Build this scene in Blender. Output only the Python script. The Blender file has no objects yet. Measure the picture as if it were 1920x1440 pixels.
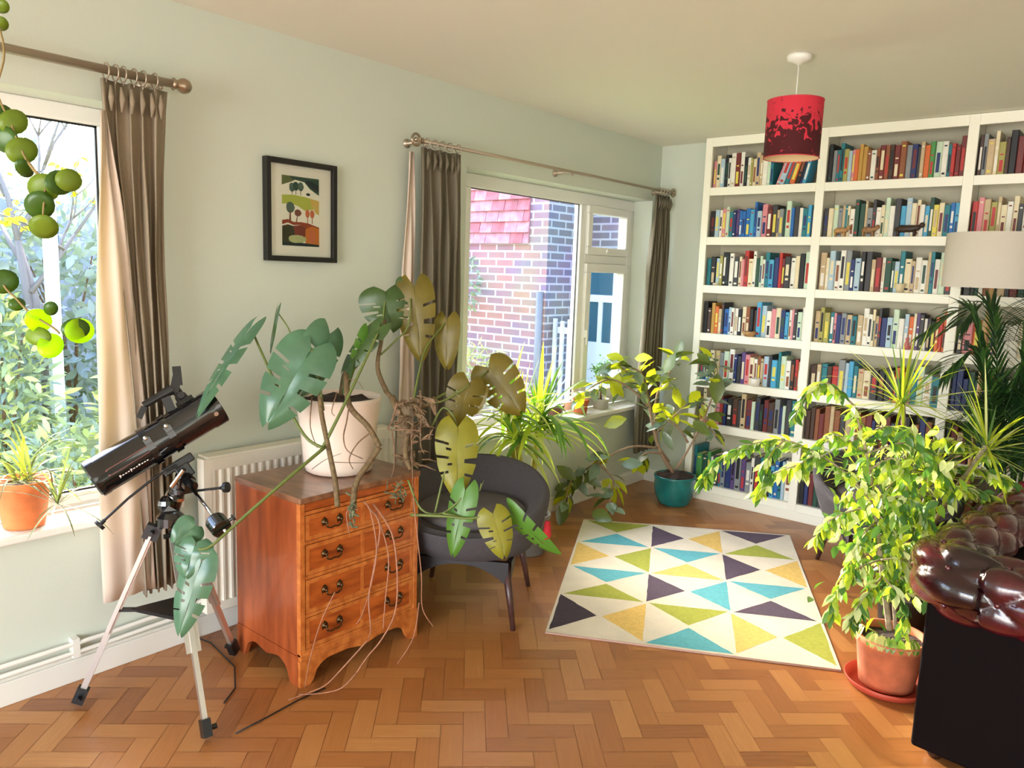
import bpy, math, random
from mathutils import Vector as V, Matrix
S = bpy.context.scene
COL = S.collection
PI = math.pi
# ---------------------------------------------------------------- camera
cd = bpy.data.cameras.new('camera'); cam = bpy.data.objects.new('camera', cd); COL.objects.link(cam)
cd.sensor_width = 36; cd.lens = 27.0879; cd.clip_start = .05
cam.matrix_world = Matrix(((0.765189,-0.117976,0.632904,2.8650),(0.642904,0.088012,-0.760873,-4.8748),(0.034061,0.989108,0.143193,1.5213),(0,0,0,1)))
S.camera = cam
# ---------------------------------------------------------------- colour management
S.view_settings.view_transform = 'Standard'; S.view_settings.look = 'None'
S.view_settings.gamma = 1; S.view_settings.use_curve_mapping = False
S.view_settings.exposure = 0.42
# ---------------------------------------------------------------- sky, sun, two fill lamps added out of view
w = bpy.data.worlds.new('sky'); S.world = w; w.use_nodes = True
nt = w.node_tree; bg = nt.nodes['Background']
sk = nt.nodes.new('ShaderNodeTexSky'); sk.sky_type = 'NISHITA'; sk.sun_disc = False
sk.sun_elevation = math.radians(32); sk.sun_rotation = math.radians(290); sk.air_density = 1.0; sk.dust_density = 3.0
nt.links.new(sk.outputs[0], bg.inputs[0]); bg.inputs[1].default_value = 1.5
sd = bpy.data.lights.new('sun', 'SUN'); sun = bpy.data.objects.new('sun', sd); COL.objects.link(sun)
sd.energy = 10; sd.angle = .012; sd.color = (1, .93, .82)
sun.rotation_euler = V((.93, -.30, -.245)).to_track_quat('-Z', 'Y').to_euler()
def area(name, loc, aim, sx, sy, e, col):
    l = bpy.data.lights.new(name, 'AREA'); o = bpy.data.objects.new(name, l); COL.objects.link(o)
    l.shape = 'RECTANGLE'; l.size = sx; l.size_y = sy; l.energy = e; l.color = col
    o.location = loc; o.rotation_euler = (V(aim)-V(loc)).to_track_quat('-Z', 'Y').to_euler()
area('fill_behind_camera', (2.3, -9.6, 1.1), (2.0, -1.5, 1.9), 4.4, 2.6, 385, (1, .97, .93))  # added fill lamp outside the unseen doors behind the camera
area('fill_right_side', (4.3, -4.6, 1.5), (.5, -2.0, 1.4), 1.6, 1.4, 16, (1, .96, .9))  # added fill lamp inside the right wall, which has no window
# ---------------------------------------------------------------- materials
def lin(c):
    return tuple((x/255/12.92 if x/255 <= .04045 else ((x/255+.055)/1.055)**2.4) for x in c)+(1,)
MATS = {}
def mat(name, c, rough=.6, metal=0, spec=.5, noise=0, nscale=20, bump=0, bscale=60, stretch=None, coat=0, trans=0, c2=None):
    if name in MATS: return MATS[name]
    m = bpy.data.materials.new(name); m.use_nodes = True; t = m.node_tree; b = t.nodes['Principled BSDF']
    b.inputs['Base Color'].default_value = lin(c); b.inputs['Roughness'].default_value = rough
    b.inputs['Metallic'].default_value = metal; b.inputs['Specular IOR Level'].default_value = spec
    b.inputs['Coat Weight'].default_value = coat
    tc = None
    if noise or bump or c2:
        tc = t.nodes.new('ShaderNodeTexCoord'); mp = t.nodes.new('ShaderNodeMapping'); t.links.new(tc.outputs['Object'], mp.inputs[0])
        if stretch: mp.inputs['Scale'].default_value = stretch
    if noise or c2:
        n = t.nodes.new('ShaderNodeTexNoise'); n.inputs['Scale'].default_value = nscale; n.inputs['Detail'].default_value = 5
        t.links.new(mp.outputs[0], n.inputs['Vector'])
        r = t.nodes.new('ShaderNodeValToRGB')
        a = lin(c2) if c2 else tuple(x*(1-noise) for x in lin(c)[:3])+(1,)
        z = lin(c) if c2 else tuple(min(1, x*(1+noise)) for x in lin(c)[:3])+(1,)
        r.color_ramp.elements[0].position = .35; r.color_ramp.elements[1].position = .65
        r.color_ramp.elements[0].color = a; r.color_ramp.elements[1].color = z
        t.links.new(n.outputs[0], r.inputs[0]); t.links.new(r.outputs[0], b.inputs['Base Color'])
        colout = r.outputs[0]
    if bump:
        n2 = t.nodes.new('ShaderNodeTexNoise'); n2.inputs['Scale'].default_value = bscale; n2.inputs['Detail'].default_value = 4
        t.links.new(mp.outputs[0], n2.inputs['Vector'])
        bp = t.nodes.new('ShaderNodeBump'); bp.inputs['Strength'].default_value = bump; bp.inputs['Distance'].default_value = .01
        t.links.new(n2.outputs[0], bp.inputs['Height']); t.links.new(bp.outputs[0], b.inputs['Normal'])
    if trans:
        o = t.nodes['Material Output']; tr = t.nodes.new('ShaderNodeBsdfTranslucent'); mx = t.nodes.new('ShaderNodeMixShader')
        mx.inputs[0].default_value = trans
        cc = lin(c); tr.inputs[0].default_value = (min(1, cc[0]*1.35+.02), min(1, cc[1]*1.35+.03), cc[2]*.5, 1)
        t.links.new(b.outputs[0], mx.inputs[1]); t.links.new(tr.outputs[0], mx.inputs[2]); t.links.new(mx.outputs[0], o.inputs[0])
    MATS[name] = m; return m
def glass_mat():
    m = bpy.data.materials.new('window_glass'); m.use_nodes = True; t = m.node_tree; t.nodes.clear()
    o = t.nodes.new('ShaderNodeOutputMaterial'); a = t.nodes.new('ShaderNodeBsdfTransparent'); g = t.nodes.new('ShaderNodeBsdfGlossy')
    f = t.nodes.new('ShaderNodeFresnel'); x = t.nodes.new('ShaderNodeMixShader'); g.inputs['Roughness'].default_value = .02
    a.inputs[0].default_value = (.97, .985, 1, 1); f.inputs[0].default_value = 1.12
    t.links.new(f.outputs[0], x.inputs[0]); t.links.new(a.outputs[0], x.inputs[1]); t.links.new(g.outputs[0], x.inputs[2]); t.links.new(x.outputs[0], o.inputs[0])
    return m
GLASS = glass_mat()
WALL = mat('pale_green_wall_paint', (204, 211, 198), .75, bump=.04, bscale=90)
CEIL = mat('cream_ceiling_paint', (232, 229, 216), .85, bump=.06, bscale=14)
WHITE = mat('white_gloss_paint', (232, 230, 222), .35)
UPVC = mat('white_window_plastic', (238, 237, 232), .3)
SHELF = mat('cream_shelf_paint', (246, 242, 226), .42)
BACK = mat('shelf_back_paint', (196, 190, 166), .6)
RADI = mat('cream_radiator_enamel', (233, 227, 212), .35)
BLACKP = mat('black_plastic', (20, 20, 22), .35)
BLACKG = mat('black_gloss_enamel', (14, 14, 17), .16, coat=.6)
STEEL = mat('brushed_aluminium', (205, 200, 194), .32, metal=.85)
CHROME = mat('polished_chrome', (215, 215, 215), .12, metal=1)
BRASSD = mat('aged_brass', (92, 72, 48), .35, metal=.9)
NICK = mat('satin_nickel', (168, 150, 130), .3, metal=.9)
TERRA = mat('terracotta', (188, 98, 58), .8, noise=.15, nscale=30)
TERRAO = mat('orange_terracotta', (226, 128, 72), .7, noise=.1, nscale=30)
SOIL = mat('potting_soil', (52, 36, 28), .95, bump=1, bscale=60, noise=.3)
BARK = mat('brown_bark', (118, 92, 66), .85, noise=.3, nscale=60, bump=.5)
# ---------------------------------------------------------------- mesh helper
class MB:
    def __init__(s): s.v = []; s.f = []; s.m = []; s.mi = 0
    def add(s, vs, fs):
        b = len(s.v); s.v += [tuple(x) for x in vs]; s.f += [tuple(b+i for i in f) for f in fs]; s.m += [s.mi]*len(fs)
    def box(s, a, b):
        x0, y0, z0 = a; x1, y1, z1 = b
        s.add([(x0,y0,z0),(x1,y0,z0),(x1,y1,z0),(x0,y1,z0),(x0,y0,z1),(x1,y0,z1),(x1,y1,z1),(x0,y1,z1)],
              [(0,3,2,1),(4,5,6,7),(0,1,5,4),(1,2,6,5),(2,3,7,6),(3,0,4,7)])
    def bar(s, a, b, w, h, up=(0,0,1)):
        a = V(a); b = V(b); d = (b-a).normalized(); u = V(up); r = d.cross(u)
        if r.length < 1e-4: r = d.cross(V((1,0,0)))
        r.normalize(); u = r.cross(d)
        vs = [p+r*(sx*w/2)+u*(sz*h/2) for p in (a, b) for sx, sz in ((-1,-1),(1,-1),(1,1),(-1,1))]
        s.add(vs, [(0,1,2,3),(7,6,5,4),(0,4,5,1),(1,5,6,2),(2,6,7,3),(3,7,4,0)])
    def tube(s, pts, r, n=10, cap=True):
        pts = [V(p) for p in pts]; N = len(pts)
        rs = r if isinstance(r, (list, tuple)) else [r]*N
        t = [(pts[min(i+1,N-1)]-pts[max(i-1,0)]).normalized() for i in range(N)]
        u = t[0].orthogonal().normalized(); vs = []
        for i in range(N):
            u = (u-t[i]*u.dot(t[i])); u = u.normalized() if u.length > 1e-6 else t[i].orthogonal().normalized()
            w_ = t[i].cross(u)
            vs += [pts[i]+(u*math.cos(2*PI*k/n)+w_*math.sin(2*PI*k/n))*rs[i] for k in range(n)]
        fs = [(i*n+k, i*n+(k+1)%n, (i+1)*n+(k+1)%n, (i+1)*n+k) for i in range(N-1) for k in range(n)]
        if cap: fs += [tuple(reversed(range(n))), tuple(range((N-1)*n, N*n))]
        s.add(vs, fs)
    def lathe(s, prof, c=(0,0,0), n=32, axis=None, ang0=0):
        c = V(c); q = V((0,0,1)).rotation_difference(V(axis)).to_matrix() if axis is not None else Matrix.Identity(3)
        vs = []
        for r, z in prof:
            for k in range(n):
                a = 2*PI*k/n+ang0; vs.append(c+q@V((r*math.cos(a), r*math.sin(a), z)))
        N = len(prof)
        s.add(vs, [(i*n+k, i*n+(k+1)%n, (i+1)*n+(k+1)%n, (i+1)*n+k) for i in range(N-1) for k in range(n)])
    def ball(s, c, r, n=12, sq=(1,1,1)):
        vs = []; c = V(c); m = n//2
        for i in range(m+1):
            for k in range(n):
                a = PI*i/m; b = 2*PI*k/n
                vs.append(c+V((math.sin(a)*math.cos(b)*r*sq[0], math.sin(a)*math.sin(b)*r*sq[1], math.cos(a)*r*sq[2])))
        s.add(vs, [(i*n+k, (i+1)*n+k, (i+1)*n+(k+1)%n, i*n+(k+1)%n) for i in range(m) for k in range(n)])
    def leaf(s, p, d, nrm, L, W, fold=.15, curl=.15):
        p = V(p); d = V(d).normalized(); r = d.cross(V(nrm))
        if r.length < 1e-3: r = d.orthogonal()
        r.normalize(); n = r.cross(d)
        T = ((0,.06),(.22,.72),(.5,1),(.78,.62),(1,.03)); vs = []
        for t, w_ in T:
            cpt = p+d*(t*L)-n*(curl*L*t*t)
            vs += [cpt-r*(w_*W/2)+n*(fold*W*w_), cpt, cpt+r*(w_*W/2)+n*(fold*W*w_)]
        s.add(vs, [(3*i+j, 3*i+j+1, 3*i+j+4, 3*i+j+3) for i in range(4) for j in range(2)])
    def strap(s, p, d, L, W, droop, n=6, wob=0, rnd=None):
        p = V(p); d = V(d).normalized(); vs = []; side = d.cross(V((0,0,1)))
        if side.length < .05: side = V((1,0,0))
        side.normalize(); q = p.copy(); cur = d.copy()
        for i in range(n+1):
            t = i/n; w_ = W*min(1, .35+t*3)*(1-t**3)+.0006
            nn = side.cross(cur).normalized()
            vs += [q-side*(w_/2)+nn*(w_*.18), q, q+side*(w_/2)+nn*(w_*.18)]
            q = q+cur*(L/n); cur = (cur+V((0,0,-droop/n*(.4+1.6*t)))).normalized()
        s.add(vs, [(3*i+j, 3*i+j+1, 3*i+j+4, 3*i+j+3) for i in range(n) for j in range(2)])
    def build(s, name, mats, parent=None, smooth=False, loc=None):
        me = bpy.data.meshes.new(name); me.from_pydata(s.v, [], s.f)
        if not isinstance(mats, (list, tuple)): mats = [mats]
        for m in mats: me.materials.append(m)
        me.polygons.foreach_set('material_index', s.m)
        if smooth: me.polygons.foreach_set('use_smooth', [True]*len(s.f))
        me.update(); o = bpy.data.objects.new(name, me); COL.objects.link(o)
        if parent: o.parent = parent
        if loc: o.location = loc
        return o
def bev(o, w_=.004, seg=2):
    b = o.modifiers.new('bevel', 'BEVEL'); b.width = w_; b.segments = seg; b.limit_method = 'ANGLE'; b.angle_limit = .7
    return o
def tag(o, label=None, cat=None, group=None, kind=None):
    if label: o['label'] = label
    if cat: o['category'] = cat
    if group: o['group'] = group
    if kind: o['kind'] = kind
    return o
def thing(name, label, cat, loc=(0,0,0), rz=0, group=None):
    o = bpy.data.objects.new(name, None); COL.objects.link(o); o.location = loc; o.rotation_euler = (0,0,rz); o.empty_display_size = .1
    o['label'] = label; o['category'] = cat
    if group: o['group'] = group
    return o
def struct(o): o['kind'] = 'structure'; return o
def under(o, root):                      # world-space mesh put under an Empty that stands elsewhere
    o.parent = root; o.matrix_parent_inverse = (Matrix.Translation(root.location) @ Matrix.Rotation(root.rotation_euler[2], 4, 'Z')).inverted(); return o
def sub(o, part): o.parent = part; o.matrix_parent_inverse = Matrix.Identity(4); return o   # sub-part of a part built in world space
H = 2.45
# ================================================================ SETTING
XR, YB = 4.5, -7.4
# floor: oak herringbone blocks laid at 45 degrees
def floor():
    rnd = random.Random(4); L, W = .225, .075; g = .0007
    c, s_ = math.cos(math.radians(43)), math.sin(math.radians(43)); vs = []; fs = []; cols = []; uvs = []
    def quad(x, y, lx, ly, along):
        P = [(x+g, y+g), (x+lx-g, y+g), (x+lx-g, y+ly-g), (x+g, y+ly-g)]
        Q = [(a*c-b*s_+2.0, a*s_+b*c-3.6) for a, b in P]
        cx = sum(q[0] for q in Q)/4; cy = sum(q[1] for q in Q)/4
        if not (-.2 < cx < XR+.2 and YB-.2 < cy < .45): return
        b0 = len(vs); vs.extend((a, b, 0) for a, b in Q); fs.append((b0, b0+1, b0+2, b0+3))
        k = rnd.random(); t = rnd.random(); ox = rnd.random()*40
        cols.append((k, t, rnd.random())); uvs.append([(ox+(p[0]-x if along else p[1]-y), ox*1.7+(p[1]-y if along else p[0]-x)) for p in P])
    for m in range(-30, 31):
        for k in range(-110, 111):
            x0 = k*W+m*L; y0 = k*W-m*L
            if abs(x0) > 8 or abs(y0) > 8: continue
            quad(x0, y0, L, W, True); quad(x0+L, y0+W-L, W, L, False)
    b0 = len(vs); vs.extend([(-.02, YB, -.004), (XR, YB, -.004), (XR, .27, -.004), (-.02, .27, -.004)]); fs.append((b0, b0+1, b0+2, b0+3)); cols.append((.0, 0, 0)); uvs.append([(0,0)]*4)
    me = bpy.data.meshes.new('floor'); me.from_pydata(vs, [], fs)
    ca = me.color_attributes.new('block', 'FLOAT_COLOR', 'CORNER'); ul = me.uv_layers.new(name='grain'); li = 0
    for f, cc, uu in zip(fs, cols, uvs):
        for j in range(4): ca.data[li].color = (cc[0], cc[1], cc[2], 1); ul.data[li].uv = uu[j]; li += 1
    m = bpy.data.materials.new('oak_parquet'); m.use_nodes = True; t = m.node_tree; b = t.nodes['Principled BSDF']
    at = t.nodes.new('ShaderNodeAttribute'); at.attribute_name = 'block'; sp = t.nodes.new('ShaderNodeSeparateColor'); t.links.new(at.outputs['Color'], sp.inputs[0])
    uv = t.nodes.new('ShaderNodeUVMap'); uv.uv_map = 'grain'; mp = t.nodes.new('ShaderNodeMapping'); mp.inputs['Scale'].default_value = (5, 60, 1); t.links.new(uv.outputs[0], mp.inputs[0])
    n = t.nodes.new('ShaderNodeTexNoise'); n.inputs['Scale'].default_value = 1.6; n.inputs['Detail'].default_value = 5; t.links.new(mp.outputs[0], n.inputs['Vector'])
    r = t.nodes.new('ShaderNodeValToRGB'); e = r.color_ramp.elements
    e[0].position = 0; e[0].color = lin((124, 74, 38)); e[1].position = 1; e[1].color = lin((196, 142, 84))
    for pos, col in ((.18, (152, 94, 48)), (.5, (168, 108, 57)), (.8, (180, 122, 68))):
        q = e.new(pos); q.color = lin(col)
    ad = t.nodes.new('ShaderNodeMath'); ad.operation = 'MULTIPLY_ADD'; ad.inputs[1].default_value = .42; t.links.new(n.outputs[0], ad.inputs[0])
    sc_ = t.nodes.new('ShaderNodeMath'); sc_.operation = 'MULTIPLY_ADD'; sc_.inputs[1].default_value = .72; sc_.inputs[2].default_value = -.08; t.links.new(sp.outputs[0], sc_.inputs[0])
    t.links.new(sc_.outputs[0], ad.inputs[2]); t.links.new(ad.outputs[0], r.inputs[0]); t.links.new(r.outputs[0], b.inputs['Base Color'])
    b.inputs['Roughness'].default_value = .34; b.inputs['Coat Weight'].default_value = .12; b.inputs['Coat Roughness'].default_value = .2
    me.materials.append(m); o = bpy.data.objects.new('floor', me); COL.objects.link(o); return struct(o)
floor()
mb = MB(); mb.box((-.25, YB-.2, H), (XR+.2, .5, H+.1)); struct(mb.build('ceiling', CEIL))
# window wall with two openings
W1 = (-5.6, -3.50, .60, 2.055); W2 = (-1.86, .07, .60, 2.06)
mb = MB()
for a, b in ((YB, W1[0]), (W1[1], W2[0]), (W2[1], .5)): mb.box((-.25, a, -.1), (0, b, H))
for wv in (W1, W2): mb.box((-.25, wv[0], -.1), (0, wv[1], wv[2]-.03)); mb.box((-.25, wv[0], wv[3]), (0, wv[1], H))
struct(mb.build('wall_left', WALL))
mb = MB(); mb.box((0, .27, -.1), (XR+.2, .5, H)); mb.box((0, .165, 0), (.418, .27, H)); struct(mb.build('wall_far', WALL))
mb = MB(); mb.box((XR, YB, -.1), (XR+.2, .27, H)); struct(mb.build('wall_right', WALL))
mb = MB(); mb.box((0, YB-.2, -.1), (.5, YB, H)); mb.box((4.1, YB-.2, -.1), (XR, YB, H)); mb.box((.5, YB-.2, 2.3), (4.1, YB, H)); struct(mb.build('wall_back', WALL))
mb = MB(); mb.box((0, YB, 0), (.014, .165, .085)); mb.box((.0, YB, .085), (.009, .165, .098))
struct(bev(mb.build('baseboard_left', WHITE), .003))
mb = MB(); mb.box((.014, .151, 0), (.418, .165, .09)); struct(mb.build('baseboard_far', WHITE))
# windows: sill, frame, glass
def sillf(n, wv):
    mb = MB(); mb.box((-.15, wv[0], wv[2]-.03), (0, wv[1], wv[2])); mb.box((0, wv[0]-.05, wv[2]-.03), (.045, wv[1]+(.05 if n == 1 else .04), wv[2]))
    return mb
r1 = struct(thing('window_1', '', '')); del r1['label']; del r1['category']
bev(sillf(1, W1).build('window_sill', WHITE, r1), .008, 3)
mb = MB()
mb.box((-.21, W1[0], .60), (-.15, W1[1], .655)); mb.box((-.21, W1[0], 1.995), (-.15, W1[1], 2.055)); mb.box((-.21, -3.635, .655), (-.15, W1[1], 1.995)); mb.box((-.21, W1[0], .655), (-.15, W1[0]+.06, 1.995))
mb.box((-.165, W1[0]+.02, .615), (-.138, W1[1]-.04, .64)); mb.box((-.21, -4.78, .655), (-.15, -4.70, 1.995))
bev(mb.build('window_frame', UPVC, r1), .006, 2)
mb = MB(); mb.box((-.182, W1[0]+.06, .655), (-.178, -3.635, 1.995)); mb.build('pane', GLASS, r1)
mb = MB()
for a, b in (((-.176, -5.5, 1.988), (-.168, -3.635, 1.995)), ((-.176, -3.642, .655), (-.168, -3.635, 1.995)), ((-.176, -5.5, .655), (-.168, -3.635, .662))): mb.box(a, b)
mb.build('rubber_seal', BLACKP, r1)
r2 = struct(thing('window_2', '', '')); del r2['label']; del r2['category']
bev(sillf(2, W2).build('window_sill', WHITE, r2), .008, 3)
mb = MB(); x0, x1 = -.21, -.15
for y0, y1, z0, z1 in ((-1.86, .07, .60, .66), (-1.86, .07, 1.985, 2.06), (-1.86, -1.66, .66, 1.985), (-.59, -.53, .66, 1.985), (.0, .07, .66, 1.985), (-.53, .0, 1.60, 1.66)): mb.box((x0, y0, z0), (x1, y1, z1))
bev(mb.build('window_frame', UPVC, r2), .006, 2)
def sash(y0, y1, z0, z1, b):
    mb = MB(); X0, X1 = -.20, -.128
    mb.box((X0, y0, z0), (X1, y1, z0+b)); mb.box((X0, y0, z1-b), (X1, y1, z1)); mb.box((X0, y0, z0+b), (X1, y0+b, z1-b)); mb.box((X0, y1-b, z0+b), (X1, y1, z1-b))
    o = bev(mb.build('casement', UPVC, r2), .006, 2)
    mb = MB(); mb.box((-.182, y0+b, z0+b), (-.178, y1-b, z1-b)); mb.build('pane', GLASS, o); return o
sa = sash(-.53, -.0, 1.66, 1.985, .052); sb = sash(-.53, -.0, .66, 1.60, .06)
mb = MB(); mb.box((-.128, -.30, 1.675), (-.118, -.24, 1.70)); mb.bar((-.115, -.32, 1.68), (-.115, -.22, 1.68), .008, .012); mb.build('handle', UPVC, sa)
mb = MB(); mb.box((-.128, -.525, 1.1), (-.116, -.505, 1.15)); mb.bar((-.112, -.515, 1.05), (-.112, -.515, 1.15), .012, .01, (1,0,0)); mb.build('handle', UPVC, sb)
mb = MB(); mb.box((-.182, -1.66, .66), (-.178, -.59, 1.985)); mb.build('pane', GLASS, r2)
mb = MB()
for a, b in (((-.176, -1.66, 1.979), (-.17, -.59, 1.985)), ((-.176, -1.66, .66), (-.17, -1.654, 1.985)), ((-.176, -.596, .66), (-.17, -.59, 1.985))): mb.box(a, b)
mb.build('rubber_seal', mat('grey_seal', (96, 92, 94), .6), r2)
# unseen garden doors and opening, added behind the camera to let fill light in
d1 = struct(thing('unseen_door_1', '', '')); del d1['label']; del d1['category']
mb = MB()
for x in (.5, 1.36, 2.26, 3.16, 4.04): mb.box((x, YB-.1, 0), (x+.06, YB-.04, 2.3))
mb.box((.56, YB-.1, 0), (4.04, YB-.04, .08)); mb.box((.56, YB-.1, 2.22), (4.04, YB-.04, 2.3)); mb.build('door_frame', UPVC, d1)
# heating pipes above the skirting
pr_ = tag(thing('heating_pipes', 'pair of slim cream heating pipes running along the wall above the skirting', 'pipe', (.03, -4, .12)))
for z in (.118, .152):
    mb = MB(); mb.tube([(.028, YB+.1, z), (.028, -3.75, z), (.032, -3.45, z+.012), (.05, -3.40, z+.02), (.05, -3.30, z+.02)], .0085, 10); under(mb.build('pipe', WHITE, smooth=True), pr_)
for y in (-3.86, -5.0): mb = MB(); mb.box((.0, y-.012, .10), (.036, y+.012, .17)); under(mb.build('pipe_clip', WHITE), pr_)
# radiator
ra = thing('radiator', 'cream ribbed panel radiator on the wall behind the telescope and chest', 'radiator', (.06, -2.9, .13))
mb = MB(); y0, y1, z0, z1 = -3.40, -2.42, .13, .765; n = 26; vs = []; fs = []
for i in range(n*4+1):
    y = y0+.03+(y1-y0-.06)*i/(n*4); x = .098 if (i % 4) in (1, 2) else .088
    if i == 0 or i == n*4: x = .098
    vs += [(x, y, z0+.035), (x, y, z1-.05)]
for i in range(n*4): fs.append((2*i, 2*i+2, 2*i+3, 2*i+1))
mb.add(vs, fs); mb.box((.05, y0, z1-.052), (.1, y1, z1-.004)); mb.box((.05, y0, z0), (.1, y1, z0+.036)); mb.box((.05, y0, z0+.036), (.0995, y0+.032, z1-.052)); mb.box((.05, y1-.032, z0+.036), (.0995, y1, z1-.052))
under(mb.build('panel', RADI), ra)
mb = MB(); mb.box((.02, y0+.02, z1-.006), (.094, y1-.02, z1+.004)); under(bev(mb.build('top_grille', RADI), .002), ra)
mb = MB(); mb.tube([(.05, y0+.01, z0+.02), (.05, y0-.05, z0+.02), (.05, y0-.05, .0)], .009); mb.lathe([(.0,0),(.016,0),(.018,.05),(0,.055)], (.05, y0-.05, z0+.02), 14)
under(mb.build('valve', WHITE, smooth=True), ra)
# ================================================================ CURTAINS
CURT = mat('taupe_curtain_cloth', (146, 132, 112), .85, noise=.06, nscale=200)
CURT2 = mat('olive_grey_curtain_cloth', (112, 104, 86), .85, noise=.06, nscale=200)
LIN = mat('cream_curtain_lining', (222, 204, 190), .8, trans=.15)
ROD = mat('antique_nickel_rod', (176, 162, 144), .4, metal=.6)
def drape(x, stations, folds, amp, thick=.006, seed=1, nz=26):
    """stations: (z, y_left, y_right) from top to bottom; pleats run the whole height"""
    rnd = random.Random(seed); N = folds*10; ph = [rnd.uniform(-.6, .6) for _ in range(folds+2)]; am = [rnd.uniform(.6, 1.25) for _ in range(folds+2)]
    vs = []; zt, zb = stations[0][0], stations[-1][0]
    for i in range(nz+1):
        z = zt+(zb-zt)*i/nz
        for (za, a0, a1), (zc, c0, c1) in zip(stations, stations[1:]):
            if zc <= z <= za: k = (za-z)/(za-zc); yl = a0+(c0-a0)*k; yr = a1+(c1-a1)*k; break
        for j in range(N+1):
            t = j/N; q = t*folds; fi = int(q); A = amp*am[min(fi, folds)]*(.45+.55*min(1, i/6)) ; y = yl+(yr-yl)*t
            xx = x+A*math.sin(2*PI*q+ph[fi]*.5+.25*math.sin(i*.23+fi)) + .006*math.sin(i*.5+q*3)
            vs.append((xx, y+.012*math.cos(2*PI*q+1)*amp/.03, z))
    mb = MB(); mb.add(vs, [(i*(N+1)+j, i*(N+1)+j+1, (i+1)*(N+1)+j+1, (i+1)*(N+1)+j) for i in range(nz) for j in range(N)])
    return mb
def solid(o, t): s_ = o.modifiers.new('solid', 'SOLIDIFY'); s_.thickness = t; s_.offset = 0; return o
def header(x, z, yl, yr, n, seed):
    mb = MB(); rnd = random.Random(seed)
    for i in range(n):
        y = yl+(yr-yl)*(i+.5)/n; mb.tube([(x+.02, y, z-.02), (x+.026, y+rnd.uniform(-.004, .004), z-.06), (x+.018, y, z-.10)], [.004, .010, .003], 8)
    return mb
def curtain(lab, x, st, folds, amp, m, seed, lin=None, group=None):
    root = thing('curtain', lab, 'curtain', (x, (st[0][1]+st[0][2])/2, st[0][0]))
    o = solid(drape(x, st, folds, amp, seed=seed).build('fabric', m, smooth=True), .005); under(o, root)
    under(header(x, st[0][0], st[0][1]+.01, st[0][2]-.01, folds+1, seed).build('pleat_tape', m, smooth=True), root)
    if lin: o = solid(drape(x+lin[0], lin[1], 2, .008, seed=seed+5).build('lining', LIN, smooth=True), .004); under(o, root)
    return root
curtain('taupe pencil-pleat curtain with pale lining beside the big left window, behind the telescope', .115,
        [(2.105, -3.735, -3.515), (1.85, -3.73, -3.53), (1.5, -3.70, -3.545), (.9, -3.665, -3.535), (.30, -3.655, -3.53)], 5, .026, CURT, 3,
        lin=(.022, [(2.0, -3.745, -3.73), (1.7, -3.765, -3.69), (1.35, -3.785, -3.655), (.8, -3.80, -3.625), (.32, -3.805, -3.62)]))
curtain('olive-grey curtain left of the brick-view window, behind the monstera leaves', .115,
        [(2.09, -2.30, -2.035), (1.8, -2.295, -2.015), (1.2, -2.29, -2.02), (.28, -2.28, -2.03)], 5, .026, CURT2, 8,
        lin=(-.05, [(2.07, -2.325, -2.295), (1.5, -2.36, -2.28), (.28, -2.39, -2.27)]))
curtain('olive-grey curtain bunched in the corner right of the brick-view window, beside the bookcase', .115,
        [(2.09, -.10, .11), (1.75, -.13, .12), (1.2, -.18, .125), (.28, -.20, .125)], 6, .026, CURT2, 12)
def rod(lab, x, z, ya, yb, fins, rings, brk, r, style):
    t = thing('curtain_rod', lab, 'curtain rod', (x, (ya+yb)/2, z))
    mb = MB(); mb.tube([(x, ya, z), (x, yb, z)], r, 12); under(mb.build('pole', ROD, smooth=True), t)
    for y, s in fins:
        mb = MB()
        if style == 'ball': mb.lathe([(r*.9, 0), (r*1.5, .006), (r*1.1, .014), (.016, .02), (.025, .034), (.027, .045), (.022, .06), (.010, .070), (0, .072)], (x, y, z), 18, axis=(0, s, 0))
        else: mb.lathe([(r*.9, 0), (r*1.6, .005), (r, .014)], (x, y, z), 14, axis=(0, s, 0)); pts = [(x, y+s*(.042+.026*math.cos(a)), z+.026*math.sin(a)) for a in [k*2*PI/20 for k in range(21)]]; mb.tube(pts, .006, 8, False); mb.ball((x, y+s*.042, z), .012, 10)
        under(mb.build('finial', NICK, smooth=True), t)
    for y in rings:
        mb = MB(); pts = [(x+(r+.011)*math.cos(a), y, z-.004+(r+.011)*math.sin(a)) for a in [k*2*PI/18 for k in range(19)]]; mb.tube(pts, .0028, 6, False); mb.tube([(x, y, z-r-.012), (x, y, z-r-.026)], .002, 5)
        under(mb.build('ring', ROD, smooth=True), t)
    for y in brk:
        mb = MB(); mb.lathe([(0,0),(.022,0),(.022,.006),(.009,.01),(.009,x-.004)], (0.0, y, z), 14, axis=(1,0,0)); mb.tube([(x, y, z-r-.012), (x, y, z-r-.002)], .008, 8); under(mb.build('bracket', ROD, smooth=True), t)
    return t
rod('thick satin curtain rod with ball end above the big left window', .13, 2.133, -5.75, -3.50, [(-3.50, 1)], [-3.72, -3.69, -3.665, -3.63, -3.60, -3.56], [-3.54, -5.6], .0145, 'ball')
rod('thin bronze curtain rod with ring ends above the brick-view window', .13, 2.116, -2.30, .08, [(-2.30, -1), (.08, 1)], [-2.27, -2.22, -2.17, -2.12, -2.06, -.08, -.04, .0, .04], [-2.285, -1.1, .065], .009, 'ring')
mb = MB(); mb.tube([(.13, -1.1, 2.105), (.13, -1.1, 2.09)], .003, 6)
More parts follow.
